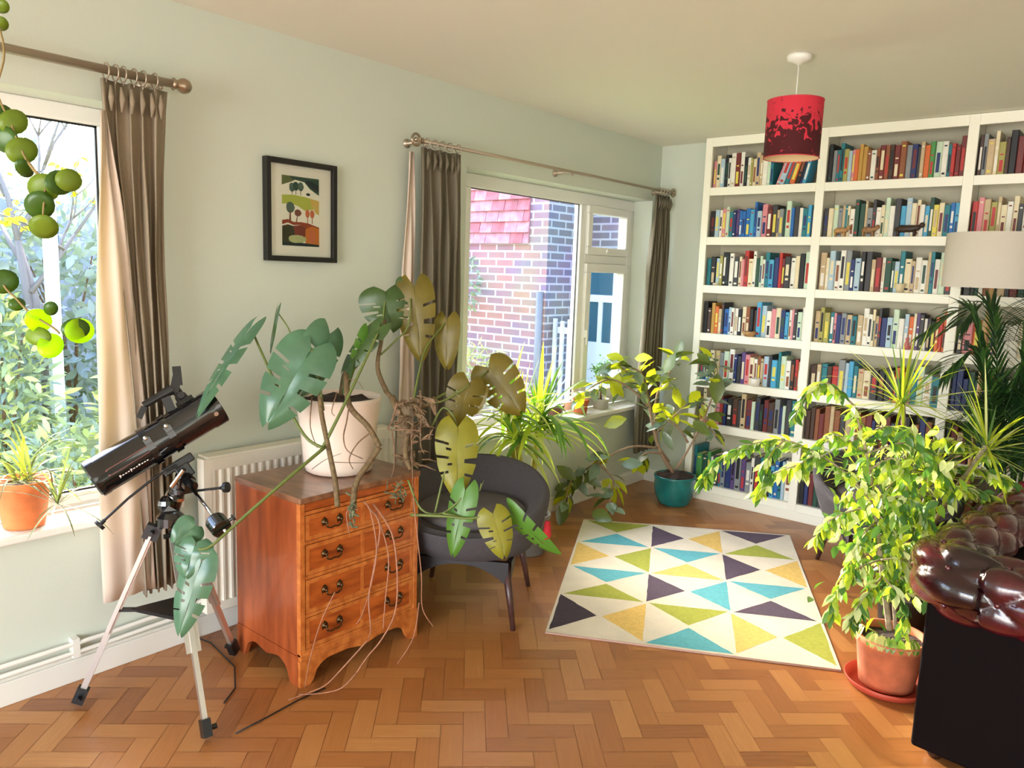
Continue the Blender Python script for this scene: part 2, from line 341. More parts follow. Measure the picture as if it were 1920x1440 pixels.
# ================================================================ FRAMED PICTURE
pf = thing('framed_picture', 'black-framed print of trees and coloured hills on the green wall', 'picture', (.0, -2.88, 1.53))
ya, yb, za, zb = -3.068, -2.716, 1.536, 1.955; F = .022
mb = MB()
for a, b in (((0.002, ya, za), (.034, ya+F, zb)), ((0.002, yb-F, za), (.034, yb, zb)), ((0.002, ya+F, za), (.034, yb-F, za+F)), ((0.002, ya+F, zb-F), (.034, yb-F, zb))): mb.box(a, b)
under(bev(mb.build('frame', mat('black_frame_wood', (24, 24, 22), .4)), .002), pf)
mb = MB(); mb.box((.002, ya+F, za+F), (.014, yb-F, zb-F)); under(mb.build('mount', mat('ivory_mount_card', (236, 230, 210), .8)), pf)
PX = .0146
def pic():
    mb = MB(); y0, y1, z0, z1 = -2.985, -2.800, 1.602, 1.890; wd = y1-y0; hh = z1-z0; lay = [0]
    cols = [(238,232,208), (52,76,58), (100,108,62), (176,182,74), (206,172,88), (84,104,88), (120,70,50), (198,106,62), (150,66,34), (120,52,38), (60,58,34), (196,112,34), (174,178,120), (34,46,44)]
    ms = [mat('print_ink_%s' % 'abcdefghijklmn'[i], c, .7) for i, c in enumerate(cols)]
    def poly(ci, pts):
        lay[0] += 1; x = PX+lay[0]*.00004; mb.mi = ci; mb.add([(x, y0+wd*u, z0+hh*v) for u, v in pts], [tuple(range(len(pts)))])
    def blob(ci, cu, cv, ru, rv, n=12): poly(ci, [(cu+ru*math.cos(2*PI*k/n)*(1+.1*math.sin(5*k)), cv+rv*math.sin(2*PI*k/n)) for k in range(n)])
    poly(0, [(0,0),(1,0),(1,1),(0,1)])
    poly(2, [(0,.86),(.3,.93),(.42,.98),(.3,1),(0,1)]); poly(1, [(.25,.96),(.6,.93),(.75,.84),(1,.76),(1,1),(.2,1)]); poly(13, [(.6,.93),(.8,.85),(1,.8),(1,.9),(.7,.97)])
    for cu, cv, ci in ((.27,.84,5),(.37,.86,1),(.5,.86,5)): blob(ci, cu, cv, .085, .065); poly(13, [(cu-.008,.74),(cu+.008,.74),(cu+.006,.83),(cu-.006,.83)])
    blob(13, .7, .76, .06, .02)
    poly(3, [(0,.72),(.3,.735),(.6,.72),(1,.68),(1,.62),(.85,.55),(.6,.52),(.42,.58),(.2,.61),(0,.59)]); poly(4, [(.75,.7),(1,.68),(1,.47),(.9,.5),(.8,.6)])
    blob(5, .22, .55, .12, .08); blob(6, .42, .48, .10, .05); poly(6, [(.18,.33),(.24,.33),(.23,.5),(.2,.5)]); poly(6, [(.36,.34),(.39,.34),(.42,.45),(.40,.45)])
    for cu in (.68, .81): blob(7, cu, .48, .065, .06); poly(8, [(cu-.01,.34),(cu+.01,.34),(cu+.008,.44),(cu-.008,.44)])
    poly(8, [(0,.36),(.15,.38),(.3,.345),(.5,.35),(.7,.34),(1,.29),(1,.2),(0,.2)]); poly(0, [(0,.30),(.15,.33),(.3,.30),(.5,.31),(.3,.285),(.15,.305),(0,.28)])
    poly(10, [(0,.28),(.2,.3),(.35,.27),(.4,.15),(.3,0),(0,0)]); poly(9, [(.3,.29),(.5,.3),(.66,.26),(.6,.1),(.35,.1)]); poly(11, [(.62,.25),(.8,.3),(1,.27),(1,0),(.62,0)]); blob(7, .8, .15, .1, .11)
    blob(12, .4, .1, .26, .06); poly(13, [(0,0),(1,0),(1,.03),(.5,.05),(.2,.035),(0,.06)])
    return mb, ms
mb, ms = pic(); under(mb.build('print', ms), pf)
mb = MB(); mb.box((.022, ya+F, za+F), (.0235, yb-F, zb-F)); under(mb.build('pane', GLASS), pf)
# ================================================================ CHEST OF DRAWERS
def wood(name, c, c2, st, rough=.3):
    return mat(name, c, rough, coat=.25, nscale=3.2, c2=c2, stretch=st)
YEW = wood('yew_veneer', (190, 96, 38), (142, 62, 22), (2, 2, 9)); YEWS = wood('yew_side_veneer', (170, 84, 42), (132, 58, 26), (6, 6, 1)); YEWT = wood('faded_yew_top', (150, 104, 74), (112, 72, 50), (3, 8, 3), .28)
CROSS = wood('crossband_veneer', (206, 122, 58), (170, 88, 36), (4, 9, 9))
cz = .711; CX0, CX1, CY0, CY1 = .215, .635, -3.335, -2.765
ch = thing('chest_of_drawers', 'small reddish yew chest of four drawers standing in front of the radiator, carrying the monstera', 'chest of drawers', ((CX0+CX1)/2, (CY0+CY1)/2, 0))
mb = MB(); mb.box((CX0, CY0, .115), (CX1-.022, CY1, cz-.022)); under(bev(mb.build('carcass', YEWS), .002), ch)
mb = MB(); mb.box((CX0, CY0-.004, cz-.022), (CX1+.006, CY1+.004, cz)); under(bev(mb.build('top', YEWT), .005, 3), ch)
xf = CX1-.022
mb = MB(); 
for y in (CY0, CY1-.022): mb.box((xf, y, .115), (CX1, y+.022, cz-.022))
zs = [.135, .27, .415, .545, .655]
for z in zs: mb.box((xf, CY0+.022, z-.011), (CX1-.001, CY1-.022, z+.002))
mb.box((xf, CY0, .100), (CX1+.004, CY1, .126))
under(bev(mb.build('front_frame', CROSS), .002), ch)
mb = MB(); mb.box((xf, CY0+.024, zs[4]+.004), (CX1-.003, CY1-.024, cz-.024)); sl = under(bev(mb.build('brushing_slide', YEW), .002), ch)
for i in range(4):
    z0, z1 = zs[i]+.004, zs[i+1]-.013; y0, y1 = CY0+.025, CY1-.025
    mb = MB(); mb.mi = 0; mb.box((xf-.3, y0, z0), (CX1-.003, y1, z1)); mb.mi = 1
    for a, b in (((CX1-.003, y0, z0), (CX1-.0015, y1, z0+.016)), ((CX1-.003, y0, z1-.016), (CX1-.0015, y1, z1)), ((CX1-.003, y0, z0+.016), (CX1-.0015, y0+.016, z1-.016)), ((CX1-.003, y1-.016, z0+.016), (CX1-.0015, y1, z1-.016)), ((CX1-.003, -3.06, z0+.016), (CX1-.0018, -3.045, z1-.016))): mb.box(a, b)
    d = under(mb.build('drawer', [YEW, CROSS]), ch)
    for y in (-3.195, -2.895):
        zc = (z0+z1)/2+.008; m2 = MB(); X = CX1-.0015
        for s in (-1, 1):
            m2.lathe([(0,0),(.013,0),(.012,.003),(.005,.005),(.0045,.012),(.006,.016),(0,.018)], (X, y+s*.034, zc), 12, axis=(1,0,0))
            m2.add([(X+.001, y+s*.034+a*.016, zc+b*.018) for a, b in ((0,1.1),(.9,.3),(.6,-.9),(0,-.5),(-.6,-.9),(-.9,.3))], [(0,1,2,3,4,5)])
        m2.tube([(X+.013, y-.034, zc), (X+.015, y-.03, zc-.018), (X+.016, y-.015, zc-.023), (X+.016, y, zc-.019), (X+.016, y+.015, zc-.023), (X+.015, y+.03, zc-.018), (X+.013, y+.034, zc)], .0032, 8)
        sub(m2.build('handle', BRASSD, smooth=True), d)
# bracket feet: shaped aprons
def apron(p0, p1, th, nrm, hz=.115, n=40, m=YEW):
    p0 = V(p0); p1 = V(p1); d = p1-p0; L = d.length; nv = V(nrm)*th; vs = []; 
    for i in range(n+1):
        t = i/n; e = min(t, 1-t)*L
        if e < .055: zb = 0
        elif e < .075: zb = .055*((e-.055)/.02)**.6
        elif e < .13: zb = .055+.022*math.sin((e-.075)/.055*PI/2)
        else: zb = .077-.016*max(0, 1-abs(t-.5)*L/.07) if L > .3 else .077
        q = p0+d*t; vs += [(q.x, q.y, zb), (q.x, q.y, hz), (q.x+nv.x, q.y+nv.y, hz), (q.x+nv.x, q.y+nv.y, zb)]
    mb = MB(); fs = []
    for i in range(n):
        for k in range(4): fs.append((4*i+k, 4*i+(k+1)%4, 4*i+4+(k+1)%4, 4*i+4+k))
    fs += [(3,2,1,0), (4*n, 4*n+1, 4*n+2, 4*n+3)]
    mb.add(vs, fs); return mb
A = apron((CX1+.002, CY0-.002, 0), (CX1+.002, CY1+.002, 0), .018, (-1,0,0), hz=.0995); under(A.build('front_apron', CROSS), ch)
for y, nn in ((CY0-.002, 1), (CY1+.002, -1)): under(apron((CX0, y, 0), (CX1-.014, y, 0), .018, (0,nn,0)).build('side_apron', YEWS), ch)
under(apron((CX0, CY0+.02, 0), (CX0, CY1-.02, 0), .018, (1,0,0)).build('back_apron', YEWS), ch)
# ================================================================ TELESCOPE
tl = thing('telescope', 'black reflector telescope on a silver tripod standing by the left window', 'telescope', (.376, -3.67, 0))
tA = V((0.214,-3.853,0.790)); tB = V((0.321,-3.458,1.016)); ax = (tB-tA).normalized(); L = (tB-tA).length; R_ = .066
mb = MB(); mb.lathe([(0, .004), (R_*.92, 0), (R_*1.03, .006), (R_*1.03, .03), (R_, .034), (R_, L-.05), (R_*1.035, L-.046), (R_*1.035, L), (R_*.95, L), (R_*.93, L-.02), (R_*.9, L-.3), (0, L-.3)], tA, 48, axis=ax)
under(mb.build('optical_tube', BLACKG, smooth=True), tl)
o = [c for c in tl.children][0]; e_ = o.modifiers.new('edge', 'EDGE_SPLIT'); e_.split_angle = .6
camdir = (V((2.865, -4.875, 1.521))-(tA+tB)/2); sd_ = (camdir-ax*camdir.dot(ax)).normalized(); ud = sd_.cross(ax)
if ud.z < 0: ud = -ud
def onring(t, ang, r=R_): return tA+ax*t+(sd_*math.cos(ang)+ud*math.sin(ang))*r
for t in (L*.44, L*.60):
    mb = MB(); mb.lathe([(R_, -.012), (R_*1.09, -.012), (R_*1.09, .012), (R_, .012)], tA+ax*t, 40, axis=ax)
    p = onring(t, .25, R_*1.1); mb.bar(p-ax*.012, p+ax*.012, .02, .014, sd_)
    r_ = under(mb.build('tube_ring', BLACKG), tl)
    m2 = MB(); m2.tube([onring(t, .35, R_*1.08), onring(t, .35, R_*1.32)], .007, 10); sub(m2.build('knob', CHROME, smooth=True), r_)
mb = MB()                     # lettering and stripe on the side of the tube
def patch(t0, t1, a0, a1, n=6):
    vs = []
    for i in range(n+1):
        for a in (a0, a1): vs.append(onring(t0+(t1-t0)*i/n, a, R_+.0006))
    mb.add(vs, [(2*i, 2*i+2, 2*i+3, 2*i+1) for i in range(n)])
rn = random.Random(5)
for i in range(11):
    t = .075+i*.0095; hgt = .10 if i in (0, 4, 7) else .06
    patch(t, t+.006, -.62, -.62+hgt, 1)
    if i in (0, 4): patch(t, t+.002, -.70, -.5, 1)
under(mb.build('maker_lettering', mat('white_lettering', (225, 222, 216), .5)), tl)
mb = MB()
for a in (-.28, .04): patch(.05, .22, a, a+.035)
patch(.05, .056, -.28, .07, 1); patch(.214, .22, -.28, .07, 1)
under(mb.build('stripe', mat('muted_red_stripe', (120, 66, 62), .4)), tl)
mb = MB(); p = onring(L-.085, PI/2+.35, R_*1.0); q = onring(L-.085, PI/2+.35, R_*1.55)
mb.tube([p, q], [.024, .02], 16); mb.tube([q, q+(q-p).normalized()*.035], .016, 14); mb.bar(p-ax*.03, p+ax*.03, .05, .02, (q-p))
mb.tube([q-ax*.0+sd_*.0, q+sd_*.035], .012, 12)
fo = under(mb.build('focuser', BLACKP, smooth=False), tl)
mb = MB(); fc = onring(L-.13, PI/2-.1, R_*1.95)
mb.bar(onring(L-.14, PI/2-.1, R_), fc, .02, .03, ax); mb.tube([fc-ax*.075, fc-ax*.02, fc+ax*.03], [.012, .014, .020], 14)
mb.bar(fc+ax*.03-ud*.012, fc+ax*.07+ud*.03, .03, .012, sd_); mb.bar(fc+ax*.055+ud*.0, fc+ax*.085+ud*.06, .028, .010, sd_); mb.bar(fc-ax*.075-ud*.005, fc-ax*.11-ud*.03, .02, .02, sd_)
under(mb.build('finder_scope', BLACKP), tl)
mb = MB(); mb.lathe([(0,0),(.008,0),(.008,.003),(0,.003)], onring(L-.03, -.35, R_), 12, axis=sd_*math.cos(.35)-ud*math.sin(.35)); under(mb.build('screw', CHROME), tl)
# mount
hub = V((.376, -3.67, .655)); sad = V((0.319,-3.602,0.819)); decx = V((0.327,-3.581,0.754))
mb = MB(); mb.bar(sad-ax*.06+ud*.006, sad+ax*.05+ud*.006, .045, .03, ud); mb.bar(sad-ud*.0, sad-ud*.05, .05, .05, ax); under(bev(mb.build('saddle', BLACKP), .004), tl)
cwA = V((0.365,-3.601,0.765)); cwB = V((0.654,-3.618,0.655)); cwd = (cwB-cwA).normalized()
mb = MB(); mb.tube([cwA-cwd*.05, cwA+cwd*.03], .024, 20); mb.tube([cwA-cwd*.02, cwA+cwd*.0], .029, 20); under(mb.build('declination_axis', BLACKG, smooth=False), tl)
ra0 = V((0.326,-3.608,0.759)); ra1 = V((0.290,-3.635,0.635))
mb = MB(); mb.tube([ra0, ra1], [.026, .03], 20); mb.tube([ra0+V((0,0,-.02)), ra0+V((0,0,-.035))], .034, 20); mb.ball(V((0.317,-3.654,0.690)), .03, 12); mb.bar(ra1, hub+V((0,0,.01)), .05, .05, (1,0,0)); mb.lathe([(0,0),(.045,0),(.045,.03),(.03,.045),(0,.045)], hub-V((0,0,.02)), 20)
under(mb.build('equatorial_head', BLACKG), tl)
mb = MB(); mb.lathe([(.022,0),(.034,.0),(.034,.012),(.022,.012)], ra0+(ra1-ra0)*.35, 24, axis=(ra1-ra0)); mb.tube([V((0.362,-3.656,0.762)), V((0.406,-3.633,0.826))], .008, 8); mb.tube([V((0.342,-3.698,0.630)), V((0.388,-3.679,0.668))], .009, 8)
under(mb.build('setting_circle', CHROME), tl)
mb = MB(); mb.tube([cwA+cwd*.03, cwB-cwd*.01], .006, 12); under(mb.build('counterweight_shaft', CHROME, smooth=True), tl)
mb = MB(); cc = V((0.608,-3.625,0.679)); mb.lathe([(0,-.026),(.031,-.026),(.033,-.022),(.033,.022),(.031,.026),(0,.026)], cc, 28, axis=cwd); mb.tube([cc+sd_*.0+cwd*.01+ax*.03, cc+cwd*.01+ax*.045], .006, 8); mb.lathe([(0,0),(.011,0),(.011,.008),(0,.008)], cc+cwd*.01+ax*.045, 12, axis=ax); under(mb.build('counterweight', BLACKG), tl)
for pts, kn in (([(0.349,-3.628,0.829),(0.334,-3.699,0.796),(0.313,-3.781,0.734),(0.303,-3.853,0.675)], V((0.303,-3.869,0.661))), ([(0.369,-3.603,0.734),(0.451,-3.583,0.755),(0.492,-3.548,0.763)], V((0.522,-3.547,0.771)))):
    mb = MB(); mb.tube(pts, [.0045]*(len(pts)), 8); mb.tube([V(pts[-1]), kn], .007, 8); dr = (kn-V(pts[-2])).normalized(); mb.lathe([(0,-.006),(.018,-.006),(.018,.006),(0,.006)], kn, 18, axis=dr)
    under(mb.build('slow_motion_cable', BLACKP, smooth=False), tl)
feet = [V((.189, -3.919, .02)), V((.687, -3.724, .02)), V((.252, -3.372, .02))]
ctr = V((.376, -3.67, 0)); trm = ctr+V((0, 0, .33))
for ft in feet:
    top = hub+(V((ft.x, ft.y, 0))-ctr)*.18+V((0,0,-.03)); top.z = .615
    d = (ft-top).normalized(); mid = top+(ft-top)*.55; side = d.cross(V((0,0,1))).normalized()
    mb = MB()
    for s in (-1, 1): mb.bar(top+side*s*.013, mid+side*s*.013+d*.03, .008, .020, side)
    mb.bar(top+d*.02, ft-d*.03, .020, .016, side)
    lg = under(mb.build('leg', STEEL), tl)
    m2 = MB(); m2.bar(ft-d*.052, ft+d*.004, .036, .028, side); m2.tube([ft-d*.02-side*.018, ft-d*.02-side*.034], .009, 12); sub(m2.build('foot', BLACKP), lg)
    m2 = MB(); m2.bar(top-d*.02, top+d*.03, .05, .03, side); m2.tube([top-side*.04, top+side*.04], .008, 10); sub(m2.build('hinge', BLACKP), lg)
    m2 = MB(); jn = top+(ft-top)*.46; m2.bar(jn, trm, .022, .008, (0,0,1)); under(m2.build('spreader_arm', BLACKP), tl)
mb = MB(); pts = [trm+(V((f.x, f.y, 0))-ctr)*.42 for f in feet]; vs = [(p.x, p.y, .332) for p in pts]+[(p.x, p.y, .344) for p in pts]; mb.add(vs, [(2,1,0),(3,4,5),(0,1,4,3),(1,2,5,4),(2,0,3,5)]); under(mb.build('accessory_tray', BLACKP), tl)
# cable on the floor
mb = MB(); mb.tube([(-0.133,-3.433,0.006), (0.095,-3.385,0.005), (0.334,-3.420,0.005), (0.472,-3.499,0.005), (0.531,-3.576,0.005)], .003, 6)
tag(mb.build('power_cable', BLACKP, smooth=True), 'thin black cable curling on the parquet behind the tripod leg', 'cable')
mb = MB(); mb.tube([(0.721,-3.643,0.005), (0.714,-3.525,0.005), (0.701,-3.389,0.005), (0.706,-3.279,0.006)], .0028, 6)
tag(mb.build('power_cable', BLACKP, smooth=True), 'thin dark cable lying on the parquet in front of the chest of drawers', 'cable')
# ================================================================ MONSTERA
mo = thing('potted_monstera', 'sprawling monstera in a cream pot on top of the chest of drawers', 'potted plant', (.405, -2.99, .713))
POTC = mat('cream_glazed_pot', (236, 216, 200), .35, coat=.3, noise=.02, nscale=6)
pc = V((.405, -2.99, .713)); 
mb = MB(); mb.lathe([(0,0),(.122,0),(.131,.006),(.137,.03),(.150,.16),(.166,.285),(.168,.30),(.160,.302),(.155,.28),(.15,.25),(0,.25)], pc, 48); under(mb.build('pot', POTC, smooth=True), mo)
mb = MB(); rnd = random.Random(3); n = 24; 
vs = [(pc.x, pc.y, pc.z+.29)]
for k in range(n): a = 2*PI*k/n; vs.append((pc.x+.152*math.cos(a), pc.y+.152*math.sin(a), pc.z+.272+rnd.uniform(0,.02)))
mb.add(vs, [(0, k+1, (k+1)%n+1) for k in range(n)]); under(mb.build('soil', SOIL), mo)
LG = mat('monstera_leaf_dark_green', (58, 82, 38), .38, noise=.12, nscale=18, trans=.12)
LB = mat('monstera_leaf_blue_green', (76, 112, 84), .24, noise=.14, nscale=12, trans=.1)
LO = mat('monstera_leaf_olive', (112, 98, 34), .42, noise=.16, nscale=18, trans=.35)
LY = mat('monstera_leaf_yellow_green', (138, 134, 38), .4, noise=.14, nscale=18, trans=.35)
LN = mat('monstera_leaf_fresh_green', (78, 122, 40), .36, noise=.1, nscale=18, trans=.25)
def mleaf(base, tip, width, m, roll=0, droop=.12, slits=((.30,.335),(.50,.535),(.68,.71)), holes=True, seed=0, depth=.42):
    base = V(base); tip = V(tip); d = tip-base; L = d.length; d.normalize()
    view = (V((2.865, -4.875, 1.521))-base).normalized(); r = d.cross(view).normalized(); n = r.cross(d)
    q = Matrix.Rotation(roll, 3, d); r = q@r; n = q@n
    if n.dot(view) < 0: n = -n
    NT, NS = 56, 8; rnd = random.Random(seed); vs = []; fs = []; ix = {}
    def prof(t):
        if t < 0: return 0
        return (math.sin(PI*min(1, t**.60)))**.62 if t < 1 else 0
    def pt(t, s, sg):
        w_ = width/2*prof(t)*(1 if sg > 0 else .96); tt = t*1.0 - .20*s*(1-t)*(1 if t < .55 else .4) + .10*s*t
        z = -droop*L*(tt**2)-.22*width*s*s*.6+.02*width*math.sin(9*t+sg)+.10*width*s*0
        return base+d*(tt*L)+r*(sg*s*w_)+n*(z+.05*width*s)
    for sg in (-1, 1):
        jit = rnd.uniform(-.03, .03)
        for i in range(NT+1):
            for j in range(NS+1): ix[(sg, i, j)] = len(vs); vs.append(pt(.012+.976*i/NT, j/NS, sg))
        for i in range(NT):
            t = (i+.5)/NT+jit; cut = False; j0 = NS; 
            for a, b in slits:
                if a <= t <= b: j0 = int(NS*depth)+(1 if a > .6 else 0)
            for j in range(NS):
                if j >= j0: continue
                if holes and j in (2, 3) and sg > 0 and any(abs(t-(a+.085)) < .014 for a, b in slits[:2]): continue
                q4 = (ix[(sg,i,j)], ix[(sg,i+1,j)], ix[(sg,i+1,j+1)], ix[(sg,i,j+1)])
                fs.append(q4 if sg < 0 else tuple(reversed(q4)))
    mb = MB(); mb.add(vs, fs); o = mb.build('leaf', m, smooth=True); under(o, mo); return o
mleaf((0.290,-3.301,1.290), (0.405,-3.591,1.055), 0.091, LB, roll=.9, droop=.10, seed=1)
mleaf((0.321,-3.211,1.354), (0.330,-3.258,1.204), 0.040, LG, roll=1.2, droop=.05, seed=2, slits=(), holes=False)
mleaf((0.538,-3.212,1.228), (0.516,-3.382,0.980), 0.227, LB, roll=.15, droop=.12, seed=3)
mleaf((0.531,-3.130,1.276), (0.555,-3.255,1.063), 0.173, LB, roll=-.5, droop=.15, seed=4)
mleaf((0.608,-2.956,1.302), (0.547,-3.088,1.146), 0.097, LG, roll=.6, droop=.1, seed=5)
mleaf((0.576,-2.986,1.280), (0.576,-3.042,1.126), 0.081, LN, roll=-.7, droop=.2, seed=6)
mleaf((0.530,-2.865,1.432), (0.577,-2.879,1.289), 0.217, LG, roll=0, droop=.08, seed=7)
mleaf((0.606,-2.783,1.458), (0.676,-2.814,1.194), 0.164, LO, roll=.15, droop=.1, seed=8)
mleaf((0.686,-2.676,1.329), (0.713,-2.713,1.149), 0.119, LO, roll=.35, droop=.15, seed=9, slits=(), holes=False)
mleaf((0.847,-2.602,1.147), (0.985,-2.570,0.990), 0.195, LO, roll=.1, droop=.12, seed=10)
mleaf((0.879,-2.742,1.103), (0.878,-2.799,0.940), 0.151, LO, roll=-.2, droop=.2, seed=11)
mleaf((0.886,-2.688,1.078), (0.886,-2.730,0.991), 0.082, LO, roll=.5, droop=.2, seed=12, slits=(), holes=False)
mleaf((0.926,-2.850,0.950), (0.985,-2.908,0.726), 0.166, LY, roll=0, droop=.06, seed=13)
mleaf((1.022,-2.901,0.741), (1.021,-2.969,0.521), 0.112, LN, roll=.35, droop=.1, seed=14)
mleaf((1.120,-2.860,0.666), (1.183,-2.861,0.524), 0.126, LY, roll=-.1, droop=.1, seed=15)
mleaf((1.127,-2.776,0.661), (1.280,-2.731,0.503), 0.090, LN, roll=.7, droop=.25, seed=16)
mleaf((0.596,-3.696,0.636), (0.616,-3.749,0.546), 0.126, LB, roll=.3, droop=.2, seed=17)
mleaf((0.626,-3.695,0.580), (0.622,-3.778,0.364), 0.119, LB, roll=.3, droop=.1, seed=18)
mleaf((0.569,-3.683,0.681), (0.566,-3.747,0.638), 0.103, LB, roll=-.2, droop=.2, seed=19, slits=(), holes=False)
mleaf((0.552,-3.055,1.165), (0.574,-3.109,1.061), 0.052, LG, roll=.9, droop=.1, seed=20, slits=(), holes=False)
mleaf((0.562,-2.803,1.477), (0.555,-2.823,1.404), 0.063, LG, roll=.5, droop=.1, seed=21, slits=(), holes=False)
PET = mat('green_petiole', (96, 108, 48), .5); STM = mat('monstera_stem', (104, 84, 54), .75, noise=.3, nscale=80); ROOT = mat('reddish_aerial_root', (150, 100, 74), .7, noise=.15, nscale=60); RTD = mat('dry_brown_root', (112, 84, 62), .85, noise=.3, nscale=60)
def smooth(pts, n=5):
    P = [V(p) for p in pts]; out = []
    for i in range(len(P)-1):
        p0 = P[max(i-1, 0)]; p1 = P[i]; p2 = P[i+1]; p3 = P[min(i+2, len(P)-1)]
        for k in range(n):
            t = k/n; out.append(.5*((2*p1)+(p2-p0)*t+(2*p0-5*p1+4*p2-p3)*t*t+(3*p1-p0-3*p2+p3)*t**3))
    out.append(P[-1]); return out
def strand(name, pts, r0, r1, m, root=mo):
    sp = smooth(pts); n = len(sp); mb = MB(); mb.tube(sp, [r0+(r1-r0)*i/(n-1) for i in range(n)], 8); return under(mb.build(name, m, smooth=True), root)
for pts, a, b in (
  ([(0.463,-3.023,1.024),(0.546,-3.067,1.124),(0.634,-3.119,1.020),(0.711,-3.094,0.949),(0.752,-3.074,0.878)], .012, .010),
  ([(0.752,-3.074,0.878),(0.742,-3.119,0.820),(0.733,-3.165,0.757),(0.750,-3.192,0.678),(0.750,-3.197,0.650)], .010, .012),
  ([(0.439,-3.106,1.044),(0.502,-3.156,1.126),(0.590,-3.211,1.005),(0.664,-3.229,0.863),(0.705,-3.237,0.775),(0.739,-3.251,0.689)], .008, .010),
  ([(0.612,-2.922,1.047),(0.582,-2.943,1.139),(0.573,-2.918,1.241),(0.559,-2.888,1.321)], .010, .006),
  ([(0.657,-2.961,1.057),(0.722,-2.965,1.025),(0.768,-2.954,1.024),(0.808,-2.896,1.019),(0.813,-2.860,1.046)], .009, .007),
  ([(0.690,-2.963,1.041),(0.761,-2.991,0.993),(0.778,-2.961,0.942),(0.811,-3.002,0.853),(0.833,-2.995,0.796)], .013, .009)): strand('stem', pts, a, b, STM)
for pts, a, b in (
  ([(0.639,-3.247,0.871),(0.646,-3.164,1.007),(0.633,-3.033,1.201),(0.620,-2.977,1.277)], .0065, .004),
  ([(0.665,-3.248,0.890),(0.667,-3.423,0.793),(0.648,-3.592,0.679),(0.633,-3.667,0.624),(0.613,-3.698,0.616)], .0065, .004),
  ([(0.644,-3.242,0.881),(0.569,-3.270,0.921),(0.441,-3.293,1.082),(0.347,-3.298,1.200),(0.292,-3.302,1.279)], .006, .004),
  ([(0.579,-3.194,1.001),(0.556,-3.195,1.096),(0.537,-3.200,1.153),(0.539,-3.213,1.222)], .006, .004),
  ([(0.480,-3.136,1.052),(0.425,-3.191,1.141),(0.387,-3.199,1.268),(0.322,-3.212,1.344)], .004, .0025),
  ([(0.517,-3.040,1.047),(0.556,-3.025,1.163),(0.580,-2.990,1.244),(0.608,-2.956,1.302)], .005, .003),
  ([(0.568,-2.922,1.240),(0.552,-2.893,1.321),(0.533,-2.867,1.403)], .004, .003),
  ([(0.577,-2.924,1.189),(0.605,-2.878,1.241),(0.630,-2.833,1.300),(0.610,-2.803,1.406)], .004, .003),
  ([(0.768,-2.927,1.027),(0.720,-2.856,1.127),(0.680,-2.779,1.222),(0.684,-2.680,1.314)], .0045, .003),
  ([(0.807,-2.895,1.023),(0.814,-2.790,1.060),(0.839,-2.699,1.086),(0.856,-2.611,1.133)], .0055, .0035),
  ([(0.807,-2.895,1.023),(0.837,-2.842,1.034),(0.866,-2.786,1.066),(0.880,-2.743,1.091)], .005, .003),
  ([(0.846,-2.904,0.945),(0.854,-2.858,1.011),(0.889,-2.835,0.983),(0.907,-2.829,0.932)], .004, .003),
  ([(0.934,-2.967,0.641),(0.927,-2.923,0.761),(0.925,-2.882,0.854),(0.928,-2.851,0.935)], .004, .003),
  ([(0.845,-3.018,0.762),(0.909,-3.010,0.665),(0.969,-2.961,0.654),(1.021,-2.906,0.718)], .0045, .003),
  ([(0.881,-3.036,0.644),(0.984,-2.976,0.649),(1.058,-2.915,0.645),(1.118,-2.863,0.661)], .006, .003),
  ([(0.983,-2.975,0.660),(1.045,-2.901,0.638),(1.099,-2.831,0.635),(1.128,-2.777,0.654)], .005, .003)): strand('petiole', pts, a, b, PET)
for pts, a in (
  ([(0.806,-3.170,0.686),(0.890,-3.187,0.642),(0.907,-3.224,0.513),(0.920,-3.258,0.412),(0.952,-3.276,0.314),(0.876,-3.224,0.230)], .0035),
  ([(0.792,-3.178,0.704),(0.845,-3.191,0.680),(0.906,-3.214,0.567),(0.921,-3.249,0.457),(0.851,-3.228,0.322),(0.838,-3.245,0.284)], .003),
  ([(0.819,-3.157,0.696),(0.925,-3.163,0.616),(0.985,-3.189,0.487),(1.008,-3.219,0.370),(0.998,-3.269,0.289),(0.971,-3.302,0.235),(0.947,-3.332,0.177)], .0034),
  ([(0.844,-3.166,0.675),(0.939,-3.190,0.550),(0.979,-3.237,0.405),(0.984,-3.249,0.315)], .0028),
  ([(0.949,-3.285,0.278),(0.907,-3.363,0.187),(0.857,-3.391,0.122),(0.797,-3.423,0.082),(0.767,-3.476,0.069)], .0026),
  ([(0.947,-3.332,0.177),(0.930,-3.380,0.136),(0.862,-3.416,0.105),(0.776,-3.441,0.077)], .0024),
  ([(0.796,-3.205,0.682),(0.766,-3.232,0.671),(0.813,-3.257,0.611)], .003),
  ([(0.798,-3.307,0.409),(0.788,-3.361,0.307),(0.791,-3.407,0.190),(0.774,-3.414,0.089)], .0022),
  ([(0.881,-3.024,0.711),(0.935,-3.054,0.592),(0.965,-3.057,0.443),(0.981,-3.065,0.330),(1.018,-3.046,0.266)], .0024),
  ([(0.970,-3.071,0.349),(0.969,-3.095,0.226),(0.936,-3.140,0.130)], .0024)): strand('aerial_root', pts, a, a*.6, ROOT)
